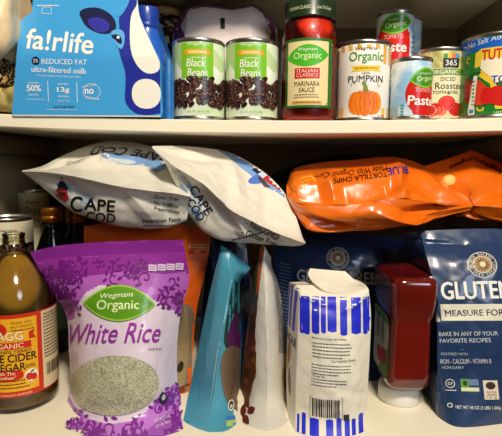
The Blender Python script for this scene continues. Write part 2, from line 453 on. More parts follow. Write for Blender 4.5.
# diced tomatoes, olive and cream label
t = Tin('diced_tomato_can', 'fire roasted tomato can with olive top band and small black logo square', 437.5, .100, .0374, .1125,
        mat('olive_label_paper', (168, 164, 92), .35, .2, mottle=(206, 196, 130), mscale=120, ramp=(.45, .6)), hs=.95); P = t.P; P_s = t.u
P.rect(-60, 0, 60, 55, ink(232, 226, 184, .35, .2), 0); P.rect(-60, 48, 60, 54.5, ink(112, 150, 46), 1)
P.text('ORGANIC', 4.5, 51.2, 27, 4, WHITE, 2, bold=.01)
for k, c in enumerate(((60, 150, 70), (230, 190, 40), (226, 110, 50), (70, 150, 210))): P.rect(2.5 + k * 3.8, 64, 6.3 + k * 3.8, 69, ink(*c), 1)
P.rect(2.5, 55.5, 17.7, 64.5, BLACK, 2); P.text('365', 10, 60, 11, 5.5, WHITE, 3, bold=.005)
P.text('DICED', 8, 44, 14, 4, ink(70, 70, 50), 2); P.text('Fire Roasted', 2, 37.5, 43, 6.5, ink(50, 50, 40), 2); P.text('TOMATOES', 6, 31, 24, 3, ink(110, 110, 80), 2, bold=.01)
P.poly([(-26, 8), (-22, 20), (-10, 12), (6, 26), (18, 16), (30, 22), (36, 4), (-26, 2)], ink(226, 190, 150), 1)
for x, y, rr, c in ((8, 20, 8.5, (216, 52, 46)), (-3, 14, 7, (200, 34, 30)), (17, 14, 7.5, (190, 32, 26)), (-10, 12, 8, (206, 40, 34)), (26, 12, 7, (200, 50, 40)), (3, 12, 5, (226, 110, 90))):
    P.ell(x, y, rr, rr * .9, ink(*c), 2, 0, 16)
P.ring(-8, 13, 6, 5.5, 1, ink(240, 150, 120), 3); P.line([(14, 18), (22, 10)], .8, ink(50, 20, 16), 3); P.line([(12, 14), (19, 8)], .8, ink(50, 20, 16), 3)
P.ell(9, 30, 1.5, 1.2, ink(90, 110, 50), 3); P.text('NET WT 14.5 OZ', 7, 5, 26, 2.6, ink(250, 240, 220), 4)
t.done()
# large green tin
t = Tin('diced_tomato_can', 'large green tomato can with blue top band at the right end of the shelf', 494.5, .062, .0495, .1215, mat('tomato_can_green', (22, 124, 40), .3, .3), hs=.935); P = t.P
P.rect(-60, 76, 60, 100, ink(24, 96, 196, .3, .3), 0)
P.poly([(-60, 79), (-35, 74), (-15, 79), (60, 76), (60, 73), (-15, 73), (-35, 70), (-60, 76)], ink(24, 96, 196, .3, .3), 1)
P.text('No Salt Added', -10, 81.5, 44, 5.5, ink(220, 232, 240), 2, 8, .2)
YL = ink(236, 200, 60, .3, .3)
P.poly([(-22, 54), (-22, 69), (-16, 73), (44, 73), (44, 10), (0, 10), (-6, 36), (-18, 46), (-12, 56)], YL, 1)
P.poly([(-16, 53), (-15, 62), (44, 62), (44, 13), (4, 13), (-3, 40)], ink(240, 234, 206, .3, .3), 2)
P.text('TUTTOROSSO', 16, 66, 62, 11, ink(196, 36, 30), 3, bold=.02)
P.text('DICED', 22, 51, 36, 10, ink(30, 70, 180), 3, bold=.025); P.text('TOMATOES', 20, 40.5, 50, 7, ink(30, 70, 180), 3, bold=.025)
RD = ink(204, 30, 26, .3, .3); DR = ink(140, 26, 22, .3, .3)
P.ell(-26, 32, 9, 16, DR, 2, 12, 20); P.ell(-17, 28, 9, 14, ink(214, 60, 34), 3, 20, 20); P.ell(6, 24, 15, 11, RD, 4, 0, 22); P.ell(-8, 24, 6, 9, RD, 4, 0, 16); P.ell(24, 24, 14, 11, ink(220, 44, 34), 4, 0, 22)
P.poly(leafpts(-23, 46, 18, 6, 20), ink(20, 90, 30), 4); P.poly(leafpts(6, 35, 16, 5, -10), ink(20, 90, 30), 5)
P.poly([(-27, 8), (-20, 8), (-18, 46), (-22, 46)], ink(226, 236, 220), 5); P.rect(-26, 3, -19, 12, WHITE, 5); P.rect(-25, 7, -20, 11, ink(70, 130, 190), 6)
for k in range(7): P.micro(-22.5, -19.8, 16 + k * 4, 1.6, ink(40, 90, 50), 6, k)
P.line(swirl(-30, 62, 4, .6, 1), 1.4, YL, 3); P.line(swirl(-12, 12, 5, .5, 3), 1.6, YL, 3); P.text('NET WT 28 OZ', 12, 6, 26, 3, ink(220, 236, 200), 3)
t.done()

# ------------------------------------------------------------ jar of sauce
p = at(308, 119, .048); jz = shelf_z(p.x) + .0003; r = .0385
j = thing('sauce_jar', 'glass jar of red marinara sauce with a dark green lid', 'jar', (p.x, .048, jz))
def jb(mb, n, par):
    mb.v = [(v[0], v[1], v[2] * .955) for v in mb.v]; return mb.build(n, par)
body = [(0, .003), (r * .8, .003), (r * .9, 0), (r * .97, .002), (r, .009), (r, .118), (r * .985, .126), (r * .93, .134), (r * .86, .140), (r * .84, .143), (r * .84, .150)]
b = MB(); b.lathe([(max(a - .0022, 0), z + .0015) for a, z in body[:-1]] + [(0, .1425)], mat('tomato_sauce', (214, 50, 16), .35, mottle=(176, 30, 10), mscale=40, bump=.3, bscale=90), 72); jb(b, 'sauce_fill', j)
b = MB(); b.lathe(body, glass('jar_glass', (.97, .97, .97, 1)), 96); jb(b, 'jar_glass', j)
b = MB(); LG = mat('lid_green', (26, 50, 26), .3, .5); n = 96
G = []
for rr, z in ((r * .84, .1430), (r * .915, .1430), (r * .925, .1445), (r * .915, .146), (r * .905, .1475), (r * .905, .167), (r * .895, .1695), (r * .87, .170), (r * .85, .1692), (0, .1692)):
    G.append([((rr + (.0003 * math.cos(k * PI) if .149 < z < .168 else 0)) * math.cos(2 * PI * k / n), rr * math.sin(2 * PI * k / n), z) for k in range(n)])
b.grid(G, LG, True, True)
ja = math.atan2(EYE.y - .048, EYE.x - p.x)
P = Print(b, lambda a, c, off: Vector(((r * .91 + off) * math.cos(ja + a * .00125 / r), (r * .91 + off) * math.sin(ja + a * .00125 / r), c)), 3)
class Sc:
    pass
def capt(P, s, a, z, w, h, m, shear=0):
    vs, fs = text_mesh(s, .006); x0 = min(v[0] for v in vs); x1 = max(v[0] for v in vs); y0 = min(v[1] for v in vs); y1 = max(v[1] for v in vs)
    P.put([(a + ((x - x0) / (x1 - x0) - .5) * w + shear * (y - y0), z + ((y - y0) / (y1 - y0) - .5) * h) for x, y in vs], fs, m, 1)
capt(P, 'ITALIAN CLASSICS', -12, .1545, 30, .0045, ink(214, 214, 176)); capt(P, 'Love To Cook', 17, .1545, 19, .0045, ink(214, 214, 176), 1)
jb(b, 'lid', j)
b = MB(); aw = 27.5 * .00129 / r; N = 60; PG = ink(40, 104, 34, .4, .2)
G = [[((r + .0004) * math.cos(ja - aw * 1.02 + 2.0 * aw * k / N), (r + .0004) * math.sin(ja - aw * 1.02 + 2.0 * aw * k / N), z) for k in range(N + 1)] for z in (.0185, .04, .07, .1, .1125)]
b.grid(G, PG)
P = Print(b, lambda a, c, off: Vector(((r + .0004 + off) * math.cos(ja + a * .00129 / r), (r + .0004 + off) * math.sin(ja + a * .00129 / r), c * .00129)), 4)
P.rect(-24, 17, 21, 84, ink(232, 214, 160), 0)
ornament(P, -26, 16, 25, 86, 26, ink(80, 150, 60), 3, lambda x, y: x < -22 or x > 19, 1, (1.2, 2), .5)
P.poly(leafpts(-2, 69, 46, 23, 4, 12), ink(70, 180, 30), 1); P.text('Wegmans', -2, 75, 20, 4, WHITE, 2, shear=.2); P.text('Organic', -2, 68, 29, 9, ink(226, 244, 180), 2, bold=.005)
P.rect(-15, 45, 11, 56, ink(200, 28, 34), 1); P.text('ITALIAN', -2, 53, 21, 3.6, ink(250, 220, 200), 2); P.text('CLASSICS', -2, 48.5, 22, 3.6, ink(250, 220, 200), 2)
P.text('MARINARA', -2, 39.5, 26, 5.2, ink(40, 30, 20), 2, bold=.003); P.text('SAUCE', -2, 33, 16, 5, ink(40, 30, 20), 2, bold=.003)
P.micro(-15, 10, 28, 1, ink(110, 90, 60), 2, 1); P.micro(-16, 11, 25.4, 1, ink(110, 90, 60), 2, 2); P.rect(-18, 18, 14, 21.5, ink(220, 170, 80), 1); P.micro(-16, 12, 20, 1.2, ink(120, 80, 40), 2)
jb(b, 'paper_label', j)

# ------------------------------------------------------------ milk multipack
p0 = at(86.5, 112, .0); sz = shelf_z(p0.x) + .0004; u = .622 / F
X0 = p0.x; Yf = -.002; TH = math.radians(1.0)
def mp(a, c, off, back=0.):                       # a, c: image-like units on the panel (y down); upper part leans back above the fold
    z = (112.5 - c) * u; y = (max(0, z - .077) * .22) if not back else 0
    return Vector(((a - 88) * u, y - off + back, z))
mk = thing('milk_carrier', 'light blue milk multipack carton with a cow face', 'carton', (X0, Yf, sz))
BL = mat('carton_blue', (64, 160, 222), .35, .25); NV = ink(30, 44, 150, .35, .25); DN = ink(24, 26, 70, .35, .25)
out = [(14, 112.5), (13, 108), (17, 85), (20, 60), (21, 30), (22, 18), (33, 9), (33, -30), (137, -30), (139, 0), (141, 12), (147, 26), (155, 42), (163, 58), (164, 90), (165, 108), (163, 112.5)]
b = MB(); P = Print(b, mp, 6); P.off = 0; P.poly(out, BL); b2 = list(b.v)
P.map = lambda a, c, off: mp(a, c, 0) + Vector((0, .0006, 0)); P.poly(out[::-1], BL)
for i in range(len(out)):                          # board thickness
    q = out[i]; w = out[(i + 1) % len(out)]
    b.add([mp(q[0], q[1], 0), mp(w[0], w[1], 0), mp(w[0], w[1], 0) + Vector((0, .0006, 0)), mp(q[0], q[1], 0) + Vector((0, .0006, 0))], [[0, 1, 2, 3]], WHITE, False)
P = Print(b, mp, 6); P.down = True
P.blob([(139, -40), (134, -12), (126, 6), (120, 14), (122, 26), (120, 40), (124, 55), (129, 70), (128, 85), (127, 97), (131, 104), (139, 110), (151, 111), (162, 109), (162.6, 109), (163, 108), (163, 60), (163, 60), (154, 41), (147, 27), (140, 10), (138, 0), (137, -6)], NV, 0)
P.blob([(138, 3), (133, 10), (132, 24), (133, 45), (138, 60), (146, 69), (154, 71), (160, 69), (162.6, 66), (163, 62), (162.6, 58.5), (158, 49), (154.5, 42), (150, 33), (146, 25), (141, 13), (139, 3), (138.6, -4)], ink(240, 238, 226, .35), 1)
P.ell(149, 90, 14.5, 14.5, ink(238, 236, 224, .35), 1, 0, 24, .9)
P.blob([(80, 9), (86, 5), (98, 4), (108, 8), (116, 15), (119, 24), (117, 29), (108, 32), (98, 30), (88, 24), (83, 16)], DN, 1)
P.blob([(88, 18), (94, 14), (104, 15), (112, 21), (112, 27), (105, 31), (96, 28)], ink(52, 50, 158, .35), 2)
P.blob([(113, 12), (120, 14), (124, 12), (132, -4), (126, -6), (122, 6)], BL, 1)
P.blob([(112, 30), (119, 26), (126, 28), (128, 36), (126, 47), (122, 46), (117, 40), (118, 35)], ink(90, 170, 228), 3)
P.blob([(113, 33), (119, 31.5), (124, 34), (125.5, 42), (121, 41), (118, 37)], DN, 4); P.ell(121, 35, 1.5, 1.5, WHITE, 5)
P.text('fa!rlife', 63, 39, 68, 21, ink(246, 240, 228), 2, -5, bold=.014)
P.ell(39.5, 58.5, 4, 4, DN, 2); P.text('2%', 39.5, 58.5, 5, 3.4, WHITE, 3); P.text('REDUCED FAT', 68, 59.5, 45, 5, ink(226, 232, 236), 2, -1, bold=.006)
P.text('ultra-filtered milk', 62.5, 67.5, 55, 5.5, ink(226, 232, 236), 2, -2, 0, .012); P.text('50% LESS SUGAR THAN REGULAR MILK', 62, 73.5, 44, 1.7, ink(210, 226, 236), 2, -2)
P.text('50%', 36.5, 85, 14, 6, WHITE, 2, bold=.02); P.text('13g', 66, 87, 12, 6, WHITE, 2, bold=.02); P.text('no', 92, 88, 9, 5, WHITE, 2, bold=.02)
for x, y in ((36, 80), (36, 91.5), (66, 81), (66, 93)): P.text('MORE PROTEIN' if x == 36 and y > 90 else 'PROTEIN', x, y, 10, 1.6, WHITE, 2)
P.text('THAN REGULAR', 37, 96, 19, 1.5, ink(210, 226, 236), 2); P.text('PER BOTTLE', 66, 97.5, 12, 1.5, ink(210, 226, 236), 2)
P.text('LACTOSE', 92, 82.5, 14, 1.8, WHITE, 2, 8); P.text('ADDED SUGAR', 95, 94.5, 14, 1.8, WHITE, 2, -8)
P.rect(50.5, 78, 51, 98, WHITE, 2); P.rect(79.5, 79, 80, 99, WHITE, 2); P.ring(94.5, 88, 8.5, 7.5, .4, WHITE, 2)
P.text('LACTOSE FREE', 66, 103.2, 21, 2.2, DN, 2); P.micro(48, 80, 106, .6, ink(200, 220, 236), 2)
P.micro(38, 60, 2.6, 1, WHITE, 2); P.line([(44, 4), (42.5, 10.5), (53, 11), (52, 4.5), (44, 4)], .5, WHITE, 2)
P.poly([(14, 111.2), (163, 111.2), (163, 112.5), (14, 112.5)], ink(222, 216, 200), 3)
b.build('front_panel', mk)
def plate(name, pts, m):                          # thin board from corner points with a real thickness
    b = MB(); c = sum((Vector(p) for p in pts), Vector()) / len(pts); n = (Vector(pts[1]) - Vector(pts[0])).cross(Vector(pts[2]) - Vector(pts[0])).normalized() * .0006
    A = [Vector(p) for p in pts]; B_ = [q + n for q in A]; k = len(A)
    b.add(A + B_, [list(range(k))[::-1], list(range(k, 2 * k))] + [[i, (i + 1) % k, k + (i + 1) % k, k + i] for i in range(k)], m, False)
    return b.build(name, mk)
dp = .14
plate('side_panel', [mp(13.5, 112, 0), mp(20, 60, 0), mp(20, 60, 0, dp), mp(13.5, 112, 0, dp)], BL)
plate('side_panel', [mp(164, 112, 0), mp(163.4, 60, 0), mp(163.4, 60, 0, dp), mp(164, 112, 0, dp)], BL)
plate('back_panel', [mp(14, 112, 0, dp), mp(163, 112, 0, dp), mp(163, 58, 0, dp), mp(137, -20, 0, dp), mp(33, -20, 0, dp), mp(21, 58, 0, dp)], BL)
plate('bottom_panel', [mp(14, 112.3, 0) + Vector((0, .001, 0)), mp(163, 112.3, 0) + Vector((0, .001, 0)), mp(163, 112.3, 0, dp), mp(14, 112.3, 0, dp)], BL)
# bottles standing inside the carrier
def milk_bottle(x, y, label):
    o = thing('milk_bottle', label, 'bottle', (x, y, sz + .001), 'milk bottles inside the carton')
    q = .0315
    b = MB(); b.lathe([(0, .001), (q * .85, 0), (q, .006), (q, .05), (q * .985, .07), (q * .9, .085), (q * .72, .102), (q * .56, .114), (q * .5, .122), (q * .5, .130), (0, .130)], mat('bottle_sleeve_blue', (36, 92, 190), .3, .4), 48)
    a0 = math.atan2(EYE.y - y, EYE.x - x) + .42
    P = Print(b, lambda a, c, off: Vector(((q * (1.0 if c < .07 else 1 - (c - .07) * 9.2) + off) * math.cos(a0 + a / q), (q * (1. if c < .07 else 1 - (c - .07) * 9.2) + off) * math.sin(a0 + a / q), c)), 0)
    capt(P, 'fairlife', .004, .088, .045, .011, ink(150, 214, 240)); b.build('bottle_body', o)
    b = MB(); n = 72
    G = [[(rr * (1 + (.018 if k % 2 and .128 < z < .149 else 0)) * math.cos(2 * PI * k / n), rr * (1 + (.018 if k % 2 and .128 < z < .149 else 0)) * math.sin(2 * PI * k / n), z) for k in range(n)]
         for rr, z in ((.0158, .122), (.0165, .1225), (.0165, .127), (.0158, .1285), (.0162, .130), (.0162, .148), (.0152, .1505), (0, .1505))]
    b.grid(G, mat('cap_blue', (28, 62, 160), .35, .2), True, True); b.build('cap', o)
q = at(147.5, 60, .043); milk_bottle(q.x, .043, 'blue milk bottle showing its cap through the carton opening')
q = at(148, 60, .108); milk_bottle(q.x, .108, 'rear blue milk bottle inside the carton, behind the front bottle')

# ------------------------------------------------------------ small stuff at the ends and back of the upper shelf
b = MB()
bag(b, V([[(-30, -22, .0), (-12, -24, -.02), (8, -20, -.02), (17, -16, .0)],
          [(-34, 10, .0), (-12, 8, -.035), (8, 8, -.03), (17.5, 12, .0)],
          [(-34, 34, .0), (-12, 34, -.035), (8, 33, -.03), (18, 36, .0)],
          [(-32, 50, .0), (-14, 52, -.03), (6, 50, -.025), (15, 45, .0)],
          [(-28, 60, .0), (-14, 66, -.01), (-1, 62, -.005), (8, 52, .0)]]), [.03, .06, .06, .05, .0], mat('cream_plastic_bag', (226, 200, 158), .4, bump=.3, bscale=30), 40, 40, amp=.003, sc=22, seed=4)
tag(b.build('plastic_bag'), 'cream plastic bag bulging in at the top left corner', 'bag')
q = at(-4, 70, .03); zl = shelf_z(q.x)
b = MB(); b.box((q.x - .045, -.005, .0365 + zl), (q.x + .0305, .10, .072 + zl), mat('ornate_box', (22, 18, 16), .4, mottle=(196, 160, 96), mscale=95, mdist=3., ramp=(.52, .58)), .0015)
b.box((q.x - .045, -.0053, .066 + zl), (q.x + .0305, -.0049, .0715 + zl), ink(60, 44, 34))
tag(b.build('tea_box'), 'black box with a gold floral pattern at the left end of the shelf', 'box')
b = MB()
bag(b, V([[(-22, 84, .02), (-10, 82.5, .01), (4, 83, .01), (16, 84, .02)],
          [(-24, 95, .01), (-10, 94, -.005), (4, 94, -.004), (14, 96, .012)],
          [(-24, 110, .01), (-10, 110.5, .0), (4, 111.5, .0), (12, 112.5, .01)]]), [.07, .08, .08], mat('yellow_green_pouch', (138, 118, 56), .4, mottle=(190, 170, 104), mscale=45, mdist=1), 30, 20, amp=.0006, sc=40, seed=8)
tag(b.build('snack_pouch'), 'mottled yellow green pouch under the black box', 'bag')
# patterned tub behind the milk
q = at(164.5, 60, .17); b0 = thing('food_tub', 'round tub with a tan lid behind the milk carton', 'tub', (q.x, .17, shelf_z(q.x) + .0003))
b = MB(); b.lathe([(0, 0), (.025, 0), (.026, .003), (.026, .178), (0, .178)], mat('tub_pattern', (34, 26, 22), .4, mottle=(176, 152, 110), mscale=110, ramp=(.5, .58)), 56); b.build('tub_body', b0)
b = MB(); b.lathe([(.026, .178), (.0275, .1785), (.0275, .1875), (.026, .189), (0, .189)], ink(176, 142, 92), 56); b.build('lid', b0)
# blue striped pouch between carton and beans
b = MB(); G0 = V([[(164, 52, .016), (166, 54, .010), (170, 60, .009), (173, 66, .013)], [(164, 80, .012), (166, 82, .006), (170, 84, .006), (174, 86, .011)], [(164, 122, .010), (166, 123, .004), (170, 123, .004), (174, 123, .009)]])
bag(b, G0, [.002, .008, .010], mat('pouch_blue', (44, 112, 180), .35, .2), 24, 40, amp=.0006, sc=50, seed=3)
f = Frame(b, 168, 90, .008, 0); P = f.P
for k in range(11): P.line([(162, 66 + k * 4.6), (172, 72 + k * 4.6)], .7, ink(170, 206, 230), 0)
P.poly([(163, 50), (167, 52), (173, 64), (171, 70), (167, 66)], ink(40, 36, 32), 1)
tag(b.build('striped_pouch'), 'narrow blue pouch with pale hatched lines between milk carton and beans', 'bag')
# pale bag with purple trim behind the beans
LV = mat('frosted_bag', (222, 210, 208), .3, .2, bump=.3, bscale=18); PU = mat('bag_purple', (104, 30, 92), .35, .3)
b = MB()
bag(b, V([[(176, 24, .15), (186, 7, .14), (208, 4, .13), (230, 8, .13), (250, 4, .13), (262, 9, .14), (277, 25, .15)],
          [(173, 33, .135), (187, 20, .110), (208, 17, .096), (230, 19, .094), (250, 17, .096), (264, 20, .110), (277, 32, .135)],
          [(172, 60, .13), (184, 48, .105), (208, 44, .091), (230, 44, .090), (250, 44, .091), (268, 48, .105), (279, 60, .13)],
          [(172, 119, .13), (185, 119, .105), (208, 119, .095), (230, 119, .095), (250, 119, .095), (268, 119, .105), (279, 119, .13)]]),
    [.0, .1, .12, .12], LV, 60, 50, (1, 5), (), amp=.0015, sc=22, seed=7)
f = Frame(b, 225, 30, .1, 4); P = f.P
f.tint([(160, 30), (176, 10), (184, -10), (208, -10), (270, -10), (290, 26), (276, 28), (262, 12), (254, 8), (232, 11), (206, 8), (189, 10), (179, 27)], PU); P.poly([(176, 25), (184, 5), (208, 1), (230, 5), (250, 1), (263, 5), (278, 26), (276, 28), (262, 13), (254, 5.5), (232, 11), (206, 7), (189, 9), (179, 27)], PU, 0)
P.poly([(263, 14), (279, 24), (281, 50), (268, 50), (272, 32)], PU, 0); P.poly([(171, 30), (178, 24), (187, 40), (184, 52), (171, 52)], PU, 0)
P.rect(220.5, 19, 225, 29, BLACK, 1)
tag(b.build('rice_bag'), 'frosted bag with purple edges lying behind the bean cans', 'bag')
# ============================================================ lower shelf
# vinegar bottle
q = gr(21.5, 397); vx, vy, R = q.x, q.y, .0475
v = thing('vinegar_bottle', 'large glass bottle of amber cider vinegar with orange and red label', 'bottle', (vx, vy, LOW + .0003))
prof = [(0, .004), (R * .8, .004), (R * .9, 0), (R * .97, .002), (R, .010), (R, .132), (R * .985, .139), (R * .95, .148), (R * .87, .159), (R * .73, .171), (R * .55, .183), (R * .38, .193), (R * .29, .199), (R * .285, .202)]
inner = [(max(0, r_ - .0025), z + .0022) for r_, z in prof[:-2]] + [(0, .2)]
b = MB(); b.lathe(inner, mat('vinegar', (146, 112, 34), .12, .3, mottle=(130, 94, 30), mscale=14), 72); b.build('vinegar_fill', v)
b = MB(); b.lathe(prof + [(R * .285, .204), (R * .33, .2055), (R * .33, .209), (R * .28, .211), (R * .27, .220), (R * .29, .2215), (R * .29, .2235), (R * .24, .2245), (R * .22, .2230), (R * .22, .203)], glass('bottle_glass', (.98, .97, .9, 1), .02), 96); b.build('bottle_glass', v)
va = math.atan2(EYE.y - vy, EYE.x - vx); un = .00126
b = MB(); N = 80; aw0, aw1 = -75, 62; G = []
for z in (.0225, .05, .08, .1, .129):
    G.append([((R + .0004) * math.cos(va + (aw0 + (aw1 - aw0) * k / N) * un / R), (R + .0004) * math.sin(va + (aw0 + (aw1 - aw0) * k / N) * un / R), z) for k in range(N + 1)])
b.grid(G, ink(206, 48, 24, .4, .3))
P = Print(b, lambda a, c, off: Vector(((R + .0004 + off) * math.cos(va + a * un / R), (R + .0004 + off) * math.sin(va + a * un / R), (c + 9.5) * un)), 5)
# y: 18 (bottom) .. 93 (top); x from the centre line
YE = ink(240, 176, 36, .4, .3); RE = ink(206, 44, 30, .4, .3); BK = ink(34, 24, 20)
P.rect(-30, 14.5, 17, 89, YE, 1); P.rect(22, 10, 58, 91.5, ink(226, 206, 160, .4, .3), 1)
P.ell(-26, 78, 16, 9, RE, 2); P.text('BRAGG', -14, 71.5, 37, 10, RE, 3, bold=.03); P.text('BRAGG', -14, 71.5, 36, 9, ink(250, 236, 190), 4, bold=.015)
P.text('Live Foods', -27, 80, 18, 3, ink(250, 226, 170), 3); P.text('SINCE 1912', 3, 84.5, 18, 2.4, BK, 2); P.text('HEALTH PRODUCTS', 3, 80.5, 20, 2, BK, 2); P.micro(-6, 14, 77, 1, BK, 2)
P.poly([(9, 74), (15, 76), (13, 71), (16, 67), (9, 67)], RE, 3)
P.rect(-30, 58, 11, 65, RE, 2); P.text('ORGANIC', -13, 61.5, 34, 5, ink(250, 226, 170), 3, bold=.01); P.text('RAW UNFILTERED', -12, 55.4, 46, 3.2, BK, 2, bold=.01)
P.text('APPLE CIDER', -11.5, 49, 55, 8.2, BK, 2, bold=.02); P.text('VINEGAR', -14, 39.6, 38, 7.8, BK, 2, bold=.02)
P.ell(-14, 31.5, 17, 5.8, RE, 2, 0, 24, .7); P.text('With The', -14, 33.7, 19, 3.6, ink(250, 226, 170), 3, bold=.01); P.text("'Mother'", -14, 29.4, 20, 3.4, ink(250, 226, 170), 3, bold=.01)
P.micro(-24, 8, 25.5, 1.2, BK, 2); P.micro(-24, 4, 22, 1.2, BK, 2, 4); P.micro(-24, 8, 18.5, 1.2, BK, 2, 6); P.text('MADE FROM APPLES', -10, 11, 40, 1.9, ink(250, 226, 170), 2)
P.ell(10, 29, 6.4, 6.6, ink(250, 240, 210), 2); P.ell(8, 28, 3.4, 3.8, RE, 3); P.ell(12, 27, 3.2, 3.6, RE, 3); P.poly(leafpts(11, 33, 5, 2, 30), ink(70, 120, 40), 3); P.micro(5, 14, 40, 1, BK, 2); P.micro(5, 14, 38, 1, BK, 2)
P.rect(24, 84, 56, 85, BK, 2); P.text('Nutrition Facts', 38, 88, 27, 3, BK, 2, bold=.01)
for k in range(12): P.micro(24, 54, 81.5 - k * 3.5, 1.4, ink(80, 60, 40), 2, k)
rr = random.Random(3)
x = 26
while x < 50: w = rr.uniform(.4, 1.4); P.rect(x, 23, x + w, 36, BK, 2); x += w + rr.uniform(.5, 1)
b.build('paper_label', v)

# tins and oil bottles in the dark corner behind
def wegtin(px, Y, z, label, grp, r=.0378, h=.1115, top='Cut', img=True):
    t = Tin('vegetable_can', label, px, Y, r, h, mat('veg_label_paper', (206, 196, 162), .4, .1), z=z, grp=grp); P = t.P; k = r / .0378
    P.text('Wegmans', 0, (h / t.u - 13), 19 * k, 3.5, ink(60, 20, 50), 2, shear=.2); P.text('Organic', 2, h / t.u - 22, 30 * k, 9, ink(80, 84, 40), 2)
    if img:
        P.rect(-22, 10, 34, h / t.u - 27.5, ink(34, 24, 20), 1)
        rr = random.Random(2)
        for i in range(60): P.ell(rr.uniform(-20, 32), rr.uniform(12, h / t.u - 30), 3, 2, ink(*rr.choice(((70, 40, 30), (50, 26, 22), (96, 70, 50)))), 2, rr.uniform(0, 90), 8)
        P.rect(-40, 20, -20, h / t.u - 36, ink(180, 30, 30), 1); P.rect(-40, h / t.u - 36, -20, h / t.u - 30, ink(210, 160, 40), 1)
    else: P.text(top, 2, h / t.u - 37, 16 * k, 4, ink(110, 70, 30), 2, bold=.01)
    return t.done()
wegtin(1, .075, LOW, 'bottom can of the front stack behind the vinegar bottle', 'cans behind the vinegar bottle', h=.1170)
wegtin(1, .075, LOW + .1175, 'upper can of the front stack, seen above the neck of the vinegar bottle', 'cans behind the vinegar bottle', h=.1170)
for k in range(2):
    wegtin(29.5, .20, LOW + .1350 * k, ('bottom can of the rear corner stack, hidden behind the nearer cans', 'top can of the rear corner stack, cream label left of the gold bottle caps')[k], 'cans in the back left corner', .0262, .1345, 'Cut', False)
def oil(px, Y, label, hh=.262):
    x = at(px, 220, Y).x; o = thing('oil_bottle', label, 'bottle', (x, Y, LOW + .0003), 'oil bottles with gold caps')
    b = MB(); b.lathe([(0, 0), (.027, 0), (.029, .003), (.029, .15), (.027, .17), (.017, .2), (.0155, .21), (.0155, hh - .026), (0, hh - .026)], mat('dark_green_glass', (14, 22, 12), .15, .5), 48); b.build('bottle_body', o)
    b = MB(); b.lathe([(.0155, hh - .0255), (.0175, hh - .025), (.0175, hh - .0155), (.0165, hh - .0145), (.0165, hh - .0125), (.0175, hh - .0115), (.0175, hh - .002), (.0165, hh), (0, hh)], mat('gold_cap', (196, 124, 44), .35, metal=.8), 48); b.build('cap', o)
    b = MB(); b.lathe([(.0292, .04), (.0293, .041), (.0293, .13), (.0292, .131)], ink(30, 40, 26), 48); b.build('paper_label', o)
oil(52, .142, 'dark oil bottle with gold cap nearest the cream cans', .243); oil(75.5, .19, 'dark oil bottle with gold cap under the printed lighthouse of the chip bag', .237)
q = at(60, 200, .25); b = MB(); b.box((q.x - .035, .235, LOW + .0003), (q.x + .045, .295, -.105), mat('dark_green_box', (34, 52, 34), .5), .0015)
tag(b.build('pantry_box'), 'dark green box standing behind the gold capped bottles', 'box')

# ---------------------------------------------------------------- rice bag
RW = mat('rice_bag_film', (222, 206, 222), .3, .35, bump=.12, bscale=35)
PUR = ink(142, 46, 150, .3, .35); PUD = ink(112, 24, 116, .3, .35); PUL = ink(190, 120, 208, .3, .35)
rows = V([[(30, 252, -.030), (60, 245.5, -.034), (105, 242, -.036), (150, 240.5, -.036), (183, 240, -.034)],
          [(35, 262, -.030), (62, 258, -.036), (105, 255, -.040), (150, 254, -.038), (185.5, 254, -.034)],
          [(48, 285, -.028), (70, 282, -.046), (110, 280, -.053), (150, 280, -.048), (189, 280, -.030)],
          [(66, 315, -.026), (84, 314, -.056), (116, 313, -.068), (150, 313, -.060), (181, 312, -.026)],
          [(69, 350, -.030), (84, 350, -.066), (118, 350, -.080), (152, 350, -.070), (177, 348, -.028)],
          [(70, 385, -.036), (84, 387, -.076), (118, 388, -.092), (152, 386, -.080), (177.5, 382, -.034)],
          [(64, 412, -.046), (84, 416, -.080), (118, 418, -.096), (154, 415, -.086), (181, 404, -.042)],
          [('g', 60, 427), ('g', 84, 436), ('g', 120, 441), ('g', 156, 438), ('g', 184, 430)]])
b = MB(); G = bag(b, rows, [.0, .004, .010, .016, .020, .022, .026, .03], RW, 100, 120, amp=.0016, sc=26, seed=11, ridge=.7)
f = Frame(b, 118, 340, -.07, 4); P = f.P; P.off = .00022
tops = [(20, 230), (200, 230), (200, 300)]
edge = [(190, 318), (178, 312), (164, 306), (150, 300), (140, 293), (120, 286), (96, 286), (84, 292), (78, 300), (72, 318), (60, 322), (20, 300)]
f.tint(tops + edge, ink(176, 96, 186, .3, .35)); f.tint([(20, 230), (200, 230), (200, 268), (160, 274), (120, 272), (90, 276), (60, 278), (20, 280)], PUR)
f.tint([(20, 230), (200, 230), (200, 250), (20, 258)], ink(128, 38, 140, .3, .35)); P.poly(tops + edge, ink(176, 96, 186, .3, .35), 0)
P.poly([(20, 230), (200, 230), (200, 268), (160, 274), (120, 272), (90, 276), (60, 278), (20, 280)], PUR, 1)
P.poly([(20, 230), (200, 230), (200, 250), (20, 258)], ink(128, 38, 140, .3, .35), 2)
P.line([(32, 262), (80, 257), (130, 255), (186, 254)], .8, ink(170, 80, 176, .3, .35), 3)
ORN = ink(112, 28, 122, .3, .3)
ornament(P, 36, 266, 190, 314, 84, ORN, 21, lambda x, y: not (76 < x < 158 and y > 280) and y < 300 + (16 if x > 160 or x < 74 else -10) and not (140 < x < 188 and y < 278), 3, (4, 8), 1.3)
low = [(40, 396), (60, 392), (70, 398), (80, 408), (96, 416), (116, 419), (136, 416), (150, 408), (160, 398), (172, 388), (190, 380), (200, 470), (40, 470)]
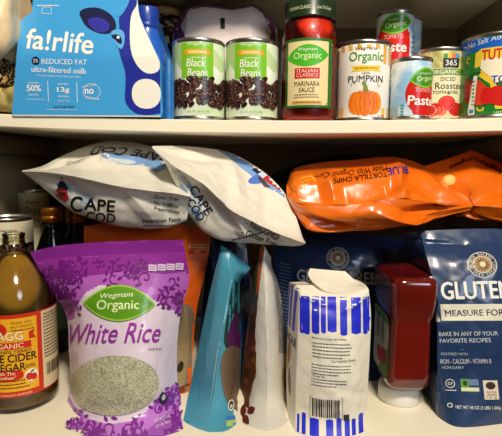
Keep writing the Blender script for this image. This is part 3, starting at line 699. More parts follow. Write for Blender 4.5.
f.tint(low, PUL); f.tint([(40, 410), (66, 408), (84, 420), (116, 430), (150, 424), (170, 412), (200, 404), (200, 470), (40, 470)], ink(164, 84, 190, .3, .35)); P.poly(low, PUL, 1); P.poly([(40, 410), (66, 408), (84, 420), (116, 430), (150, 424), (170, 412), (200, 404), (200, 470), (40, 470)], ink(164, 84, 190, .3, .35), 2)
ornament(P, 58, 384, 188, 446, 100, ink(128, 36, 150, .3, .3), 33, lambda x, y: y > 404 + 18 * (1 - ((x - 116) / 60) ** 2) - (12 if x > 160 else 0), 3, (4, 8), 1.4)
P.ell(117, 383, 43, 28.5, mat('rice_window', (196, 196, 168), .3, .35, mottle=(148, 146, 118), mscale=190, mdist=2.5, ramp=(.42, .6), bump=.5, bscale=260), 3, -2, 36)
P.poly(leafpts(117, 304, 70, 36, 2, 14), ink(150, 196, 60, .3, .3), 4); P.poly(leafpts(117, 304, 66, 32, 2, 14), ink(92, 150, 28, .3, .3), 5)
P.text('Wegmans', 114, 297, 32, 6.5, ink(236, 240, 200), 6, 4, .25, .004); P.text('Organic', 116, 307, 40, 12, ink(226, 240, 180), 6, 0, 0, .012)
P.text('White Rice', 113, 333, 92, 19, ink(150, 40, 160), 4, 1, .22, .004); P.text('Long Grain', 154, 348.5, 13, 3.2, BLACK, 4)
for k in range(4):
    x = 147.5 + k * 9; P.rect(x - 4, 265 - k * .9, x + 4, 271.5 - k * .9, ink(214, 196, 220), 4); P.micro(x - 3, x + 3, 267 - k * .9, .9, PUD, 5, k); P.micro(x - 3, x + 3, 269.5 - k * .9, .9, PUD, 5, k + 9)
P.text('NET WT 32 OZ', 165, 416, 17, 2.6, WHITE, 5, 12); P.text('(2 LB) 907g', 166, 420.5, 15, 2.4, WHITE, 5, 12); P.ell(165, 397, 4.5, 6, ink(40, 26, 50), 5, -20); P.ell(165, 396, 2.2, 3, ink(190, 190, 190), 6)
tag(b.build('rice_bag'), 'purple and white bag of rice with a green leaf emblem and oval window', 'bag')

# ---------------------------------------------------------------- orange bag behind the rice
OB = mat('orange_pouch', (226, 98, 24), .35, .3, bump=.25, bscale=30)
rows = V([[(84, 226, 0.012), (120, 222, 0.010), (160, 223, 0.008), (210, 227, 0.008)],
          [(84, 244, 0.014), (120, 242, 0.010), (160, 243, 0.008), (210, 244, 0.010)],
          [(86, 270, 0.036), (120, 270, 0.018), (160, 270, 0.016), (206, 268, 0.030)],
          [(88, 310, 0.048), (120, 310, 0.020), (160, 310, 0.018), (197, 308, 0.044)],
          [(90, 350, 0.052), (120, 350, 0.016), (160, 352, 0.018), (193, 350, 0.048)],
          [('g', 92, 393), ('g', 120, 400), ('g', 160, 400), ('g', 191, 391)]])
b = MB(); bag(b, rows, [.0, .004, .02, .03, .035, .04], OB, 70, 90, amp=.0022, sc=30, seed=15)
f = Frame(b, 170, 300, .03, 5); P = f.P
P.blob([(168, 318), (186, 300), (198, 316), (198, 420), (168, 420)], mat('pouch_grey_window', (126, 114, 96), .35, .3), 0)
P.poly(leafpts(184, 350, 90, 13, 92), ink(150, 132, 96), 1)
P.poly([(160, 388), (200, 378), (200, 430), (160, 430)], ink(112, 60, 34), 2); P.ell(182, 366, 3, 5, ink(50, 40, 34), 3, 20)
P.line([(150, 240), (212, 241)], .7, ink(240, 140, 70), 1); P.poly([(186, 247), (208, 248), (208, 252), (186, 251)], ink(240, 170, 110), 1)
P.micro(188, 206, 249, 1.2, ink(150, 40, 20), 2); P.micro(188, 206, 251, .8, ink(150, 40, 20), 2); P.ell(189, 254.5, 3, 1.6, ink(200, 30, 24), 2); P.ell(200, 254, 3, 1.6, ink(200, 30, 24), 2)
tag(b.build('grain_pouch'), 'orange stand up pouch behind the white rice bag', 'bag')

# ---------------------------------------------------------------- navy pouch behind the teal one
NVY = mat('navy_pouch', (28, 66, 128), .3, .35, bump=.3, bscale=25)
b = MB(); bag(b, V([[(206, 238, 0.105), (213, 236, 0.095), (222, 238, 0.095), (246, 244, 0.105)], [(205, 280, 0.105), (212, 282, 0.080), (222, 282, 0.075), (250, 282, 0.095)],
                    [(200, 330, 0.095), (210, 330, 0.065), (224, 330, 0.065), (254, 330, 0.095)], [('g', 200, 383), ('g', 210, 387), ('g', 226, 387), ('g', 250, 383)]]),
              [.0, .03, .04, .04], NVY, 40, 50, amp=.002, sc=34, seed=19)
f = Frame(b, 214, 290, .03, 4); P = f.P; P.line([(211, 250), (208, 300), (203, 360)], .8, ink(90, 140, 190), 0)
for k in range(9): P.micro(212, 219, 262 + k * 4, .8, ink(120, 160, 200), 0, k)
tag(b.build('navy_pouch'), 'navy blue pouch standing just left of and behind the teal pouch', 'bag')

# ---------------------------------------------------------------- teal pouch standing side on
TE = mat('teal_film', (72, 150, 176), .32, .35, bump=.2, bscale=30); 
rows = V([[(221, 245, -.012), (224, 247, -.014), (230, 251, -.016), (240, 259, -.010), (251, 268, -.004)],
          [(219, 256, -.014), (222, 259, -.020), (229, 264, -.024), (238, 268, -.014), (246, 274, -.004)],
          [(214, 275, -.014), (219, 278, -.024), (231, 282, -.034), (235, 283, -.024), (240, 284, .012)],
          [(206, 310, -.014), (214, 312, -.032), (226, 314, -.044), (233, 315, -.028), (240, 316, .016)],
          [(198, 350, -.016), (208, 352, -.040), (218.5, 354, -.056), (230, 354, -.036), (241, 352, .014)],
          [(189, 392, -.022), (202, 396, -.048), (213, 398, -.064), (228, 396, -.044), (241, 390, .008)],
          [('g', 183, 421), ('g', 196, 428), ('g', 208, 432), ('g', 226, 431), ('g', 240, 421)]])
b = MB(); bag(b, rows, [.0, .02, .035, .045, .05, .05, .05], TE, 60, 90, (2,), (), .0010, 34, 23, pw=.35)
f = Frame(b, 212, 340, -.04, 4); P = f.P
P.blob([(231, 283), (236, 281), (244, 284), (246, 330), (232, 352), (222, 345), (227, 312)], ink(30, 66, 56, .35, .3), 0)
P.blob([(232, 318), (246, 296), (247, 350), (230, 352), (226, 340)], ink(96, 32, 96, .35, .3), 1)
P.blob([(222, 352), (232, 344), (246, 350), (246, 412), (232, 405), (226, 398), (220, 370)], ink(120, 98, 78, .35, .3), 2)
P.line([(234, 352), (236, 380), (231, 398)], .8, ink(84, 64, 50), 3)
P.ell(232, 403, 3.4, 4.6, ink(226, 226, 210), 3); P.ell(232, 403, 2.4, 3.4, ink(50, 60, 50), 4); P.ell(232, 404, 1.4, 1.6, ink(200, 200, 190), 5)
P.rect(227, 411, 236, 414, ink(60, 120, 190), 3); P.rect(227, 414, 236, 418, ink(170, 200, 110), 3)
P.line([(230, 283), (225, 314), (217.5, 354), (212, 398), (207.5, 434)], .9, ink(140, 200, 214), 1)
P.poly([(184, 412), (208, 421), (206, 436), (182, 430)], ink(28, 112, 170, .32, .35), 0)
tag(b.build('teal_pouch'), 'teal pouch standing side on, its sealed top folded to a point', 'bag')

# ---------------------------------------------------------------- white pouch standing side on
WP = mat('white_pouch', (208, 204, 194), .32, .35, bump=.2, bscale=28)
rows = V([[(258, 244, -.004), (261, 243, -.010), (264, 246, -.012), (267, 251, -.012), (271, 258, -.004)],
          [(254, 258, .000), (259, 260, -.014), (264, 262, -.018), (268, 264, -.014), (272, 268, .004)],
          [(252, 285, .004), (257, 286, -.018), (265, 288, -.028), (273, 288, -.018), (279, 286, .010)],
          [(248, 320, .004), (255, 321, -.026), (266, 322, -.040), (276, 322, -.024), (284, 320, .012)],
          [(243, 360, .002), (253, 362, -.034), (267, 364, -.050), (279, 362, -.032), (289, 358, .010)],
          [(240, 395, -.004), (252, 398, -.042), (267, 400, -.058), (281, 398, -.040), (291, 392, .004)],
          [('g', 238, 420), ('g', 250, 427), ('g', 267, 431), ('g', 281, 427), ('g', 292, 416)]])
b = MB(); bag(b, rows, [.0, .02, .035, .04, .045, .045, .045], WP, 60, 90, (2,), (), .0010, 32, 27, pw=.35)
f = Frame(b, 266, 340, -.04, 4); P = f.P
BRN = ink(92, 48, 24, .35, .3)
f.tint([(230, 240), (262, 240), (265, 252), (263, 262), (258, 300), (255, 330), (256, 372), (252, 384), (248, 400), (230, 410)], BRN)
P.poly([(252, 244), (262, 240), (265, 252), (263, 262), (258, 300), (255, 330), (256, 372), (252, 384), (248, 400), (236, 410), (236, 300)], BRN, 0)
P.poly([(261, 246), (266, 248), (263, 262), (259, 292), (256, 296), (259, 265)], ink(176, 80, 30), 1)
P.poly([(258, 262), (260, 262), (255, 292), (252, 300), (254, 280)], ink(60, 90, 50), 1)
rr = random.Random(9)
for k in range(16): P.poly(leafpts(rr.uniform(244, 254), 300 + k * 5.4, 9, 5, rr.uniform(50, 110)), ink(*rr.choice(((120, 66, 34), (70, 34, 20), (146, 90, 50)))), 1)
for x, y, a in ((246, 402, 60), (251, 407, 150), (246, 414, 40), (243, 408, 90)): P.poly(leafpts(x, y, 9, 6, a), ink(90, 36, 26), 2)
P.line([(265, 262), (267, 300), (268, 340), (268, 430)], .9, ink(232, 228, 210), 1)
for k in range(30): P.micro(273 + min(k * .35, 6), 280 + min(k * .5, 10), 276 + k * 2.6, 1.1, ink(60, 60, 66), 1, k, rot=-12)
P.poly(leafpts(286, 380, 26, 7, 80), ink(176, 140, 96), 1)
tag(b.build('nut_pouch'), 'white pouch with almonds printed down its side, standing side on', 'bag')

# ---------------------------------------------------------------- flour bags
FB = mat('flour_bag_film', (34, 56, 94), .3, .4, bump=.35, bscale=18)
b = MB()
rows = V([[(276, 238, 0.112), (310, 234, 0.107), (345, 234, 0.105), (385, 236, 0.107), (412, 240, 0.112)],
          [(274, 262, 0.102), (310, 258, 0.082), (345, 258, 0.077), (385, 260, 0.082), (414, 262, 0.102)],
          [(273, 300, 0.092), (310, 300, 0.067), (345, 300, 0.062), (385, 300, 0.067), (414, 300, 0.092)],
          [(276, 345, 0.082), (310, 345, 0.057), (345, 345, 0.052), (385, 345, 0.057), (410, 345, 0.082)],
          [('g', 282, 372), ('g', 310, 379), ('g', 345, 381), ('g', 380, 380), ('g', 404, 373)]])
bag(b, rows, [.0, .035, .06, .065, .06], FB, 70, 80, (), (), .003, 20, 31)
f = Frame(b, 340, 270, .055, 5); P = f.P; GW = ink(214, 214, 208)
P.text('GLUTEN FREE', 336, 277, 80, 12, GW, 1, -2.5, 0, .02)
def seal(P, x, y, r):
    P.ell(x, y, r, r, ink(206, 200, 186), 1, n=32); P.ell(x, y, r * .93, r * .93, ink(40, 48, 76), 2, n=32); P.ell(x, y, r * .66, r * .66, ink(206, 200, 186), 3, n=28); P.ell(x, y, r * .6, r * .6, ink(176, 140, 88), 4, n=28)
    T = 'KING ARTHUR BAKING COMPANY '
    for k, ch in enumerate(T):
        d = -180 + 360 * (k + .5) / len(T); a = math.radians(d)
        if ch != ' ': P.text(ch, x + r * .79 * math.sin(a), y - r * .79 * math.cos(a), r * (.06 if ch == 'I' else .13), r * .2, ink(226, 220, 200), 3, -d)
    for k in range(14):
        a = k * 2 * PI / 14; P.poly(leafpts(x + r * .36 * math.cos(a), y + r * .36 * math.sin(a), r * .34, r * .13, math.degrees(a)), ink(112, 80, 40), 5)
    P.ell(x, y, r * .2, r * .2, ink(226, 206, 160), 6)
seal(P, 338, 258, 11.5)
for k in range(26): P.micro(277, 290, 262 + k * 3.6, .9, ink(130, 150, 180), 1, k, (1, 3), -14)
tag(b.build('flour_bag'), 'navy flour bag standing behind the striped sugar bag', 'bag', 'navy flour bags')

b = MB()
rows = V([[(400, 234, .02), (421, 231, .0), (465, 229, -.002), (505, 229, -.002), (550, 232, .004)],
          [(404, 246, .03), (423, 243, -.010), (465, 241, -.012), (505, 241, -.012), (552, 244, .002)],
          [(409, 268, .045), (429, 266, -.030), (468, 264, -.036), (505, 264, -.034), (556, 268, .0)],
          [(416, 296, .05), (437, 296, -.046), (470, 296, -.050), (510, 296, -.048), (558, 298, -.004)],
          [(422, 328, .05), (437, 330, -.054), (472, 332, -.060), (512, 332, -.056), (556, 330, -.006)],
          [(423, 372, .045), (437, 376, -.060), (472, 378, -.066), (512, 378, -.062), (556, 374, -.010)],
          [('g', 424, 389), ('g', 437, 416), ('g', 458, 427), ('g', 500, 424), ('g', 548, 416)]])
bag(b, rows, [.0, .004, .015, .02, .025, .025, .025], FB, 80, 110, (1,), (), .0026, 24, 37, folds=((.15, .12, .5, .2, .003, .03), (.2, .62, .6, .58, .002, .03), (.1, .7, .35, .9, .003, .03), (.25, .95, .5, .8, .002, .03)))
f = Frame(b, 470, 330, -.05, 5); P = f.P; W2 = ink(232, 230, 220)
P.text('GLUTEN-FREE', 500.5, 291, 106, 17, W2, 1, 1, 0, .03)
P.rect(440.5, 305, 552, 321, ink(226, 220, 198), 1)
P.poly([(439, 304), (443, 304), (442, 314), (444, 322), (439, 322)], ink(226, 220, 198), 2)
P.text('MEASURE FOR MEASURE', 494, 313, 90, 6, ink(24, 40, 84), 3, 1, 0, .005); P.text('FLOUR', 535, 329, 20, 5, W2, 1)
P.text('BAKE IN ANY OF YOUR', 468, 333.5, 53, 4, ink(200, 204, 206), 1, 1, 0, .004); P.text('FAVORITE RECIPES', 464.5, 340, 46, 4, ink(200, 204, 206), 1, 1, 0, .004)
P.text('FORTIFIED WITH', 453.5, 353, 24, 2.6, ink(180, 186, 196), 1); P.text('IRON - CALCIUM - VITAMIN B', 463, 360, 46, 4.4, ink(206, 208, 210), 1, 1); P.text('NON-DAIRY', 451, 366, 20, 2.6, ink(190, 196, 200), 1)
P.line([(434, 349), (460, 348.5), (510, 351)], .5, ink(130, 150, 190), 1)
P.ring(447, 381.5, 4, 4, .6, W2, 1); P.text('GF', 447, 381.5, 4.5, 3, W2, 1); P.micro(442, 452, 388, .8, W2, 1)
P.rect(456.5, 377, 464, 385, ink(96, 150, 70), 1); P.rect(464, 377, 472.5, 383, ink(110, 130, 170), 1); P.rect(456.5, 385, 472.5, 388.5, ink(206, 214, 170), 1); P.ell(460.5, 381, 2, 2.4, ink(40, 70, 40), 2)
P.rect(476.5, 378, 489.5, 396, ink(222, 206, 186), 1); P.ell(483, 383, 4.3, 3.6, ink(60, 44, 36), 2)
for k in range(3): P.text(('WHOLE', 'GRAIN', '16 g')[k], 483, 389 + k * 2.6, 9, 1.7, ink(50, 40, 40), 2)
P.text('NET WT 48 OZ (3 LBS) 1.36kg', 470, 404, 40, 4, W2, 1, -1); P.ell(445, 402, 2.6, 2.2, W2, 1); P.ell(445, 402, 1.8, 1.5, ink(34, 56, 94), 2)
seal(P, 487.5, 266, 13.5)
tag(b.build('flour_bag'), 'navy flour bag at the right end, its white lettering facing out', 'bag', 'navy flour bags')

# ---------------------------------------------------------------- sugar bag
SP = mat('sugar_paper', (228, 222, 204), .6, bump=.5, bscale=26)
b = MB()
rows = V([[(300, 296, -.066), (318, 302, -.076), (338, 303, -.079), (356, 298, -.077), (369, 292, -.066)],
          [(298.5, 318, -.070), (318, 320, -.084), (338, 321, -.087), (356, 320, -.084), (371, 316, -.070)],
          [(297.5, 350, -.076), (318, 352, -.092), (338, 353, -.096), (356, 352, -.092), (370, 348, -.076)],
          [(296, 385, -.082), (317, 388, -.099), (338, 390, -.104), (356, 388, -.099), (368, 384, -.082)],
          [(295.5, 415, -.086), (316, 420, -.102), (338, 421, -.106), (354, 420, -.102), (366, 414, -.086)],
          [('g', 296, 432), ('g', 314, 439), ('g', 336, 441), ('g', 352, 439), ('g', 364, 433)]])
# closed ring body: front net plus the two side walls and the back in one loop
NU, NV_ = 60, 70
Gf = wrinkle(creases(net(rows, NU, NV_), [(.1, .05, .5, .1, .002, .05), (.5, .12, .9, .04, -.002, .05), (.1, .75, .6, .68, .0015, .04), (.5, .6, .95, .66, .0015, .04)]), .0020, 34, 41, .8)
def side(i, sgn): return 0
Gs = []
for i, r in enumerate(Gf):
    L, Rr = r[0], r[-1]; t = i / NV_; dpt = .062 - .006 * (1 - t); n2 = 16
    bl = Vector((L.x - .0105 + .003 * t, L.y + dpt, L.z)); br = Vector((Rr.x - .006, Rr.y + dpt, Rr.z))
    ring_ = list(r)
    ring_ += [Rr.lerp(br, k / n2) + Vector((.003 * math.sin(PI * k / n2), 0, 0)) for k in range(1, n2)]
    ring_ += [br.lerp(bl, k / n2) for k in range(n2)]
    ring_ += [bl.lerp(L, k / n2) + Vector((-.003 * math.sin(PI * k / n2), 0, 0)) for k in range(n2)]
    Gs.append(ring_)
b.grid(Gs, SP, True, True)
N = len(Gs[0]); tc_ = sum(Gs[0], Vector()) / N; bc = sum(Gs[-1], Vector()) / N
# the top is folded flat: the rim closes onto a low ridge running across the bag
def rdg(p, k, up):
    q = Vector((tc_.x + (p.x - tc_.x) * .93, tc_.y + .006 + (p.y - tc_.y) * .05, tc_.z + .009)); r_ = p.lerp(q, k); r_.z += up; return r_
b.grid([Gs[0], [rdg(p, .06, .0025) for p in Gs[0]], [rdg(p, .2, .003) for p in Gs[0]], [rdg(p, .6, .0015) for p in Gs[0]], [rdg(p, 1, 0) for p in Gs[0]]], SP, True, True)
b.add(Gs[-1], [list(range(N))], SP, False)
f = Frame(b, 334, 360, -.09, 3, nrm=(-.12, -1, .12)); P = f.P; BU = ink(32, 44, 206, .5)
xs = [(300.5, 303, 1), (304.5, 309, 1), (313, 318.5, 2), (322, 325, 1), (328.5, 335.5, 2), (341, 346, 1), (352, 360, 2), (364, 367, 1), (369, 371, 1)]
rr = random.Random(6)
for x0, x1, k in xs:
    e = rr.uniform(331, 336); x0 -= .8; x1 += .8
    P.poly([(x0, 298), (x1, 298), (x1 + .3, 316), (x1 + .2, e), ((x0 + x1) / 2, e + .8), (x0, e - .6), (x0 - .2, 316)], BU, 0)
    if x1 < 345: P.line([(x0 - 1.6, 306), (x0 - 1.6, 332)], .45, ink(216, 150, 190, .5), 0)
for x0, x1 in ((297, 299.5), (302, 306), (310, 319), (326, 333), (336, 341), (344, 349), (351, 355), (358, 363), (366, 368)):
    e = rr.uniform(414, 419); P.poly([(x0, e), ((x0 + x1) / 2, e - .8), (x1, e), (x1, 460), (x0, 460)], BU, 0)
TX = ink(70, 70, 84, .6)
P.text('Store in a cool dry place', 329, 338.5, 34, 2.6, TX, 1, -1, 0, .01)
for k in range(5): P.micro(313, 352 - (10 if k == 4 else rr.uniform(0, 3)), 343 + k * 3.3, 1.1, TX, 1, k, rot=-1)
P.text('The Wegmans Family', 343, 359.5, 24, 3, TX, 1, 3, .2)
for k in range(4): P.micro(312, 350 - (12 if k == 3 else 0), 364 + k * 2.8, 1, TX, 1, k + 20, rot=-1)
P.text('Storage Tip:', 319, 375, 12, 2.2, TX, 1, 0, 0, .01)
for k in range(3): P.micro(312, 346 - (10 if k == 2 else 0), 378 + k * 2.8, 1, TX, 1, k + 40, rot=-1)
P.line([(310.5, 396), (342, 395), (342, 417), (310.5, 418), (310.5, 396)], .5, ink(50, 50, 56), 1)
x = 312.5
while x < 339: w = rr.uniform(.4, 1.5); P.rect(x, 397, x + w, 415.5, ink(40, 40, 48), 1); x += w + rr.uniform(.5, 1.1)
P.rect(343, 412, 348.5, 418, ink(50, 46, 50), 1)
# the side panel printing on the left wall of the bag
f2 = Frame(b, 292, 350, -.05, 3, nrm=(-1, -.35, 0)); Q = f2.P
Q.text('SUGAR', 290, 338, 40, 9, ink(60, 60, 80), 1, 0, 0, .02)
for x0, x1 in ((268, 276), (282, 289), (295, 302)): Q.poly([(x0, 286), (x1, 286), (x1, 328), (x0, 328)], BU, 0)
Q.poly(leafpts(288, 352, 30, 14, 90), ink(150, 70, 30), 1); Q.poly(leafpts(296, 380, 30, 10, 80), ink(120, 36, 26), 1); Q.ell(280, 366, 6, 10, ink(214, 170, 60), 1)
sg = b.build('sugar_bag'); fix_normals(sg); tag(sg, 'white paper sugar bag with bright blue stripes and a barcode', 'bag')
# folded top flap, a part of the bag
b = MB(); 
flap = V([[(310, 272, -.020), (320, 273, -.021), (332, 274, -.022), (345, 275, -.022)],
          [(308, 278, -.034), (322, 281, -.036), (338, 284, -.038), (357, 286, -.036)],
          [(312, 285, -.050), (324, 289, -.052), (340, 291, -.054), (362, 290, -.050)],
          [(320, 292, -.062), (328, 296, -.066), (343, 297, -.068), (366, 292, -.062)]])
Gp = wrinkle(net(flap, 24, 20), .0016, 60, 44)
Gp = [[p + Vector((0, 0, .005)) for p in r] for r in Gp]
b.grid(Gp, SP); b.grid([[p + Vector((0, .001, -.0022)) for p in r][::-1] for r in Gp], SP)
for a in (0, -1): b.grid([Gp[a], [p + Vector((0, .001, -.0022)) for p in Gp[a]]], SP)
for a in (0, -1): b.grid([[r[a] for r in Gp], [r[a] + Vector((0, .001, -.0022)) for r in Gp]], SP)
b.build('folded_flap', sg, tuple(sg.location))

# ---------------------------------------------------------------- upside-down ketchup bottle
fc = gr(405, 417); kx = fc.x + .007; ky = -.012
k = thing('ketchup_bottle', 'ketchup bottle standing upside down on its white cap', 'bottle', (kx, ky, LOW + .0003))
b = MB(); b.lathe([(0, .0), (.0275, 0), (.0285, .001), (.0278, .021), (.0262, .0235), (0, .0235)], ink(232, 232, 224, .35, .2), 64); b.build('cap', k)
KM = mat('ketchup_red', (106, 20, 10), .16, .8, mottle=(84, 13, 8), mscale=12, spec=.6)
b = MB(); nn = 72; G = []
lv = [(.024, .020, .020, 0), (.027, .026, .034, 0), (.033, .0285, .043, 0), (.042, .0295, .047, 0), (.056, .0285, .047, 0), (.060, .0275, .0465, 0), (.064, .0285, .046, 0), (.085, .0278, .046, 0), (.118, .0272, .0455, 0), (.1235, .0268, .045, 0),
      (.127, .0285, .046, 0), (.136, .030, .050, .002), (.150, .0315, .055, .004), (.166, .0318, .058, .005), (.176, .0312, .0575, .005), (.181, .0295, .0555, .005), (.1835, .026, .052, .005), (.1842, .018, .04, .005), (.1825, .012, .03, .005), (.1825, 0, 0, .005)]
for z, hx, hy, dy in lv:
    e = 2 / 5.5 if z > .03 else 2 / 3.; ring_ = []
    for i in range(nn):
        a = 2 * PI * i / nn; ca, sa = math.cos(a), math.sin(a)
        x = hx * math.copysign(abs(ca) ** e, ca); y = hy * math.copysign(abs(sa) ** e, sa)
        if .066 < z < .122 and abs(x) > hx * .97: x *= .93
        ring_.append((x, y + dy, z))
    G.append([(x_, y_, .024 + (z_ - .024) * .965) for x_, y_, z_ in ring_])
G = [[(x_ * .955, y_, z_) for x_, y_, z_ in r_] for r_ in G]
b.grid(G, KM, True, True); kb = b.build('bottle_body', k)
md = kb.modifiers.new('s', 'SUBSURF'); md.levels = md.render_levels = 1
# label on the left broad side
b = MB(); hx = -.0274
pts = [(-.036, .046), (-.036, .118), (-.024, .124), (.036, .124), (.038, .118), (.038, .046), (.030, .040), (-.026, .040)]
def lm(a, c, off): return Vector((hx - off - .0004, a, c))
P = Print(b, lm, 0); P.poly(pts, ink(214, 208, 180, .4, .3)); 
P.poly([(-.036, .046), (-.036, .085), (-.018, .072), (.0, .050), (.01, .040), (-.026, .040)], ink(110, 150, 40), 1)
P.poly([(-.036, .112), (-.036, .118), (-.024, .124), (.036, .124), (.036, .112)], ink(110, 150, 40), 1)
P.ell(-.016, .066, .012, .011, ink(190, 30, 22), 2); P.ell(.006, .062, .012, .011, ink(206, 40, 26), 2)
P.text('Ketchup', 0, 0, 1, 1, BLACK, 3) if False else None
vs_, fs_ = text_mesh('Organic', .01)
P.put([((y - .3) * -.02 - .01, .082 + x * .010) for x, y in vs_], fs_, ink(40, 90, 30), 3)
vs_, fs_ = text_mesh('Ketchup', .01)
P.put([((y - .3) * -.02 + .014, .082 + x * .010) for x, y in vs_], fs_, ink(40, 40, 40), 3)
b.build('paper_label', k)
def VC(rows): return V([[(p[0], p[1], p[2] * .8 - .03) for p in r] for r in rows])
# ============================================================ chip bags lying on top
CW = mat('chip_bag_white', (226, 222, 208), .32, .25, bump=.3, bscale=22)
OG = mat('chip_bag_orange', (226, 110, 18), .3, .35, bump=.3, bscale=20, mottle=(226, 104, 12), mscale=10)
NVC = ink(26, 34, 66); SB = ink(120, 160, 214, .35, .2)

# first white chip bag: upper face, the long sealed ridge, lower face
rows = VC([[(23, 170.5, -.002), (42, 166, .06), (62, 156, .10), (90, 145, .14), (115, 141, .155), (150, 146, .15), (178, 160, .12), (190, 180, .08)],
          [(22.5, 170.5, -.004), (43, 168, .035), (64, 162, .065), (92, 154, .085), (116, 152, .09), (150, 157, .085), (176, 170, .07), (190, 186, .05)],
          [(22.2, 171, -.006), (43, 169.5, .010), (66, 168.5, .022), (92, 170, .030), (118, 172, .030), (150, 174, .028), (175, 181, .022), (190.5, 191, .015)],
          [(22, 171.5, -.008), (44, 172, -.026), (68, 175, -.040), (92, 180, -.046), (118, 186, -.048), (148, 190.5, -.046), (172, 193, -.036), (191, 197, -.02)],
          [(23.5, 173, -.006), (45, 177, -.016), (69, 182, -.026), (93, 188, -.030), (118, 193, -.032), (147, 197, -.030), (170, 199, -.022), (189, 200, -.01)],
          [(28, 176, -.002), (48, 188, -.008), (70, 199, -.016), (94, 207, -.020), (118, 211, -.022), (146, 213, -.020), (168, 214, -.014), (188, 210, .0)],
          [(31, 178, .004), (50, 194, .004), (72, 211, .004), (95, 220, .004), (118, 226, .004), (146, 229, .004), (167, 228, .004), (186, 221, .01)],
          [(36, 180, .03), (56, 196, .05), (76, 209, .05), (97, 216, .05), (118, 221, .05), (144, 223, .05), (164, 222, .05), (180, 215, .05)]])
b = MB(); bag(b, rows, [.0, .03, .06, .08, .08, .07, .05, .0], CW, 110, 90, (), (3,), .0022, 26, 51, pw=.6, ridge=.7, stretch=(1, .7, 1), folds=((.12, .22, .4, .12, .005, .07), (.45, .08, .6, .3, -.005, .06), (.7, .1, .8, .35, .006, .06), (.2, .55, .45, .7, .005, .07), (.6, .5, .75, .75, -.005, .07), (.8, .5, .9, .8, .004, .05)))
f = Frame(b, 110, 205, -.05, 4); P = f.P
P.poly([(52, 186), (62, 182), (76, 184), (88, 193), (96, 197), (86, 210), (72, 208), (58, 198)], mat('print_sky', (110, 150, 190), .35, .2, mottle=(206, 206, 196), mscale=60), 0)
P.poly([(58, 196), (59, 188), (69, 190), (70, 200), (66, 202)], ink(170, 34, 36), 1); P.poly([(59, 190), (60, 184), (62, 181), (66, 181), (68, 184), (70, 190)], ink(30, 32, 40), 2); P.line([(57, 190), (72, 191)], 1.6, ink(30, 32, 40), 2); P.rect(61, 192, 67, 195, ink(60, 20, 24), 2); P.line([(64, 183), (64, 176)], .8, ink(30, 32, 40), 2)
P.text('C', 77.5, 204, 12, 16, BLACK, 3, -5, 0, .02); P.text('APE', 100, 205, 30, 12, BLACK, 2, -5, 0, .02)
P.text('COD', 101, 217.5, 29, 10, BLACK, 2, -6, 0, .02)
P.text('- Gluten Free', 162, 197.5, 28, 4, BLACK, 2, -6, 0, .005); P.text('- No Artificial', 163, 204, 28, 4, BLACK, 2, -8, 0, .005); P.text('Preservatives', 165, 210, 26, 4, BLACK, 2, -9, 0, .005)
P.line([(140, 217), (184, 213), (184, 232), (141, 232), (140, 217)], .7, BLACK, 2); P.text('Nutrition Facts', 161, 220.5, 38, 4.4, BLACK, 2, 3, 0, .018); P.micro(143, 178, 226, 1, BLACK, 2)
f = Frame(b, 110, 160, .02, 4, nrm=(0, -.6, .8)); P = f.P
P.text('CAPE COD', 126, 139, 84, 22, NVC, 2, 178, 0, .02)
P.poly([(98, 152), (110, 147), (130, 150), (150, 147), (168, 152), (172, 165), (160, 172), (142, 166), (120, 168), (106, 160)], SB, 0); P.ell(122, 162, 14, 5, ink(196, 206, 214), 1)
P.text('VC 06 56', 72, 160, 15, 5, ink(60, 60, 80), 2, 4); P.micro(64, 82, 155, 1.2, ink(120, 120, 130), 2)
tag(b.build('chip_bag'), 'white potato chip bag lying on the left, its pointed corner at the cupboard wall', 'bag', 'white potato chip bags')

# second white chip bag, slanting down to the right
rows = VC([[(153, 146, .02), (182, 146, .08), (205, 148, .10), (228, 152, .11), (252, 164, .10), (274, 181, .08), (290, 202, .05), (303, 238, .0)],
          [(152.5, 146.5, .015), (178, 151, .045), (200, 156, .06), (222, 164, .065), (246, 180, .06), (267, 198, .045), (286, 216, .02), (304, 240, -.01)],
          [(152, 147, .01), (174, 158, .012), (194, 167, .012), (214, 178, .010), (236, 196, .008), (258, 213, .0), (280, 228, -.012), (305, 242, -.024)],
          [(151.8, 147.5, .006), (170, 163, -.018), (188, 175, -.030), (207, 187, -.036), (230, 209, -.040), (252, 221, -.042), (277, 233, -.040), (305.5, 243.5, -.034)],
          [(154, 150, .008), (171, 167, -.008), (188, 180, -.018), (206, 194, -.022), (228, 214, -.024), (250, 226, -.026), (275, 237, -.026), (302, 245, -.026)],
          [(164, 160, .010), (174, 179, .0), (188, 196, -.010), (204, 212, -.014), (224, 228, -.016), (246, 236, -.018), (270, 241, -.018), (296, 246, -.02)],
          [(174, 176, .014), (180, 194, .008), (190, 216, .004), (204, 232, .002), (222, 240, .0), (245, 243, .0), (268, 245, .0), (290, 246, -.01)],
          [(180, 182, .04), (186, 200, .04), (196, 216, .04), (210, 228, .04), (228, 236, .04), (246, 240, .04), (266, 242, .04), (286, 244, .02)]])
b = MB(); bag(b, rows, [.0, .03, .05, .07, .07, .06, .05, .0], CW, 110, 90, (), (3,), .0022, 26, 57, pw=.6, ridge=.7, folds=((.12, .22, .4, .12, .005, .07), (.45, .08, .6, .3, -.005, .06), (.7, .1, .8, .35, .006, .06), (.2, .55, .45, .7, .005, .07), (.6, .5, .75, .75, -.005, .07), (.8, .5, .9, .8, .004, .05)))
f = Frame(b, 230, 200, .0, 4); P = f.P
P.poly([(168, 172), (184, 172), (196, 190), (204, 206), (200, 226), (190, 222), (184, 196)], mat('print_sky', (110, 150, 190)), 0)
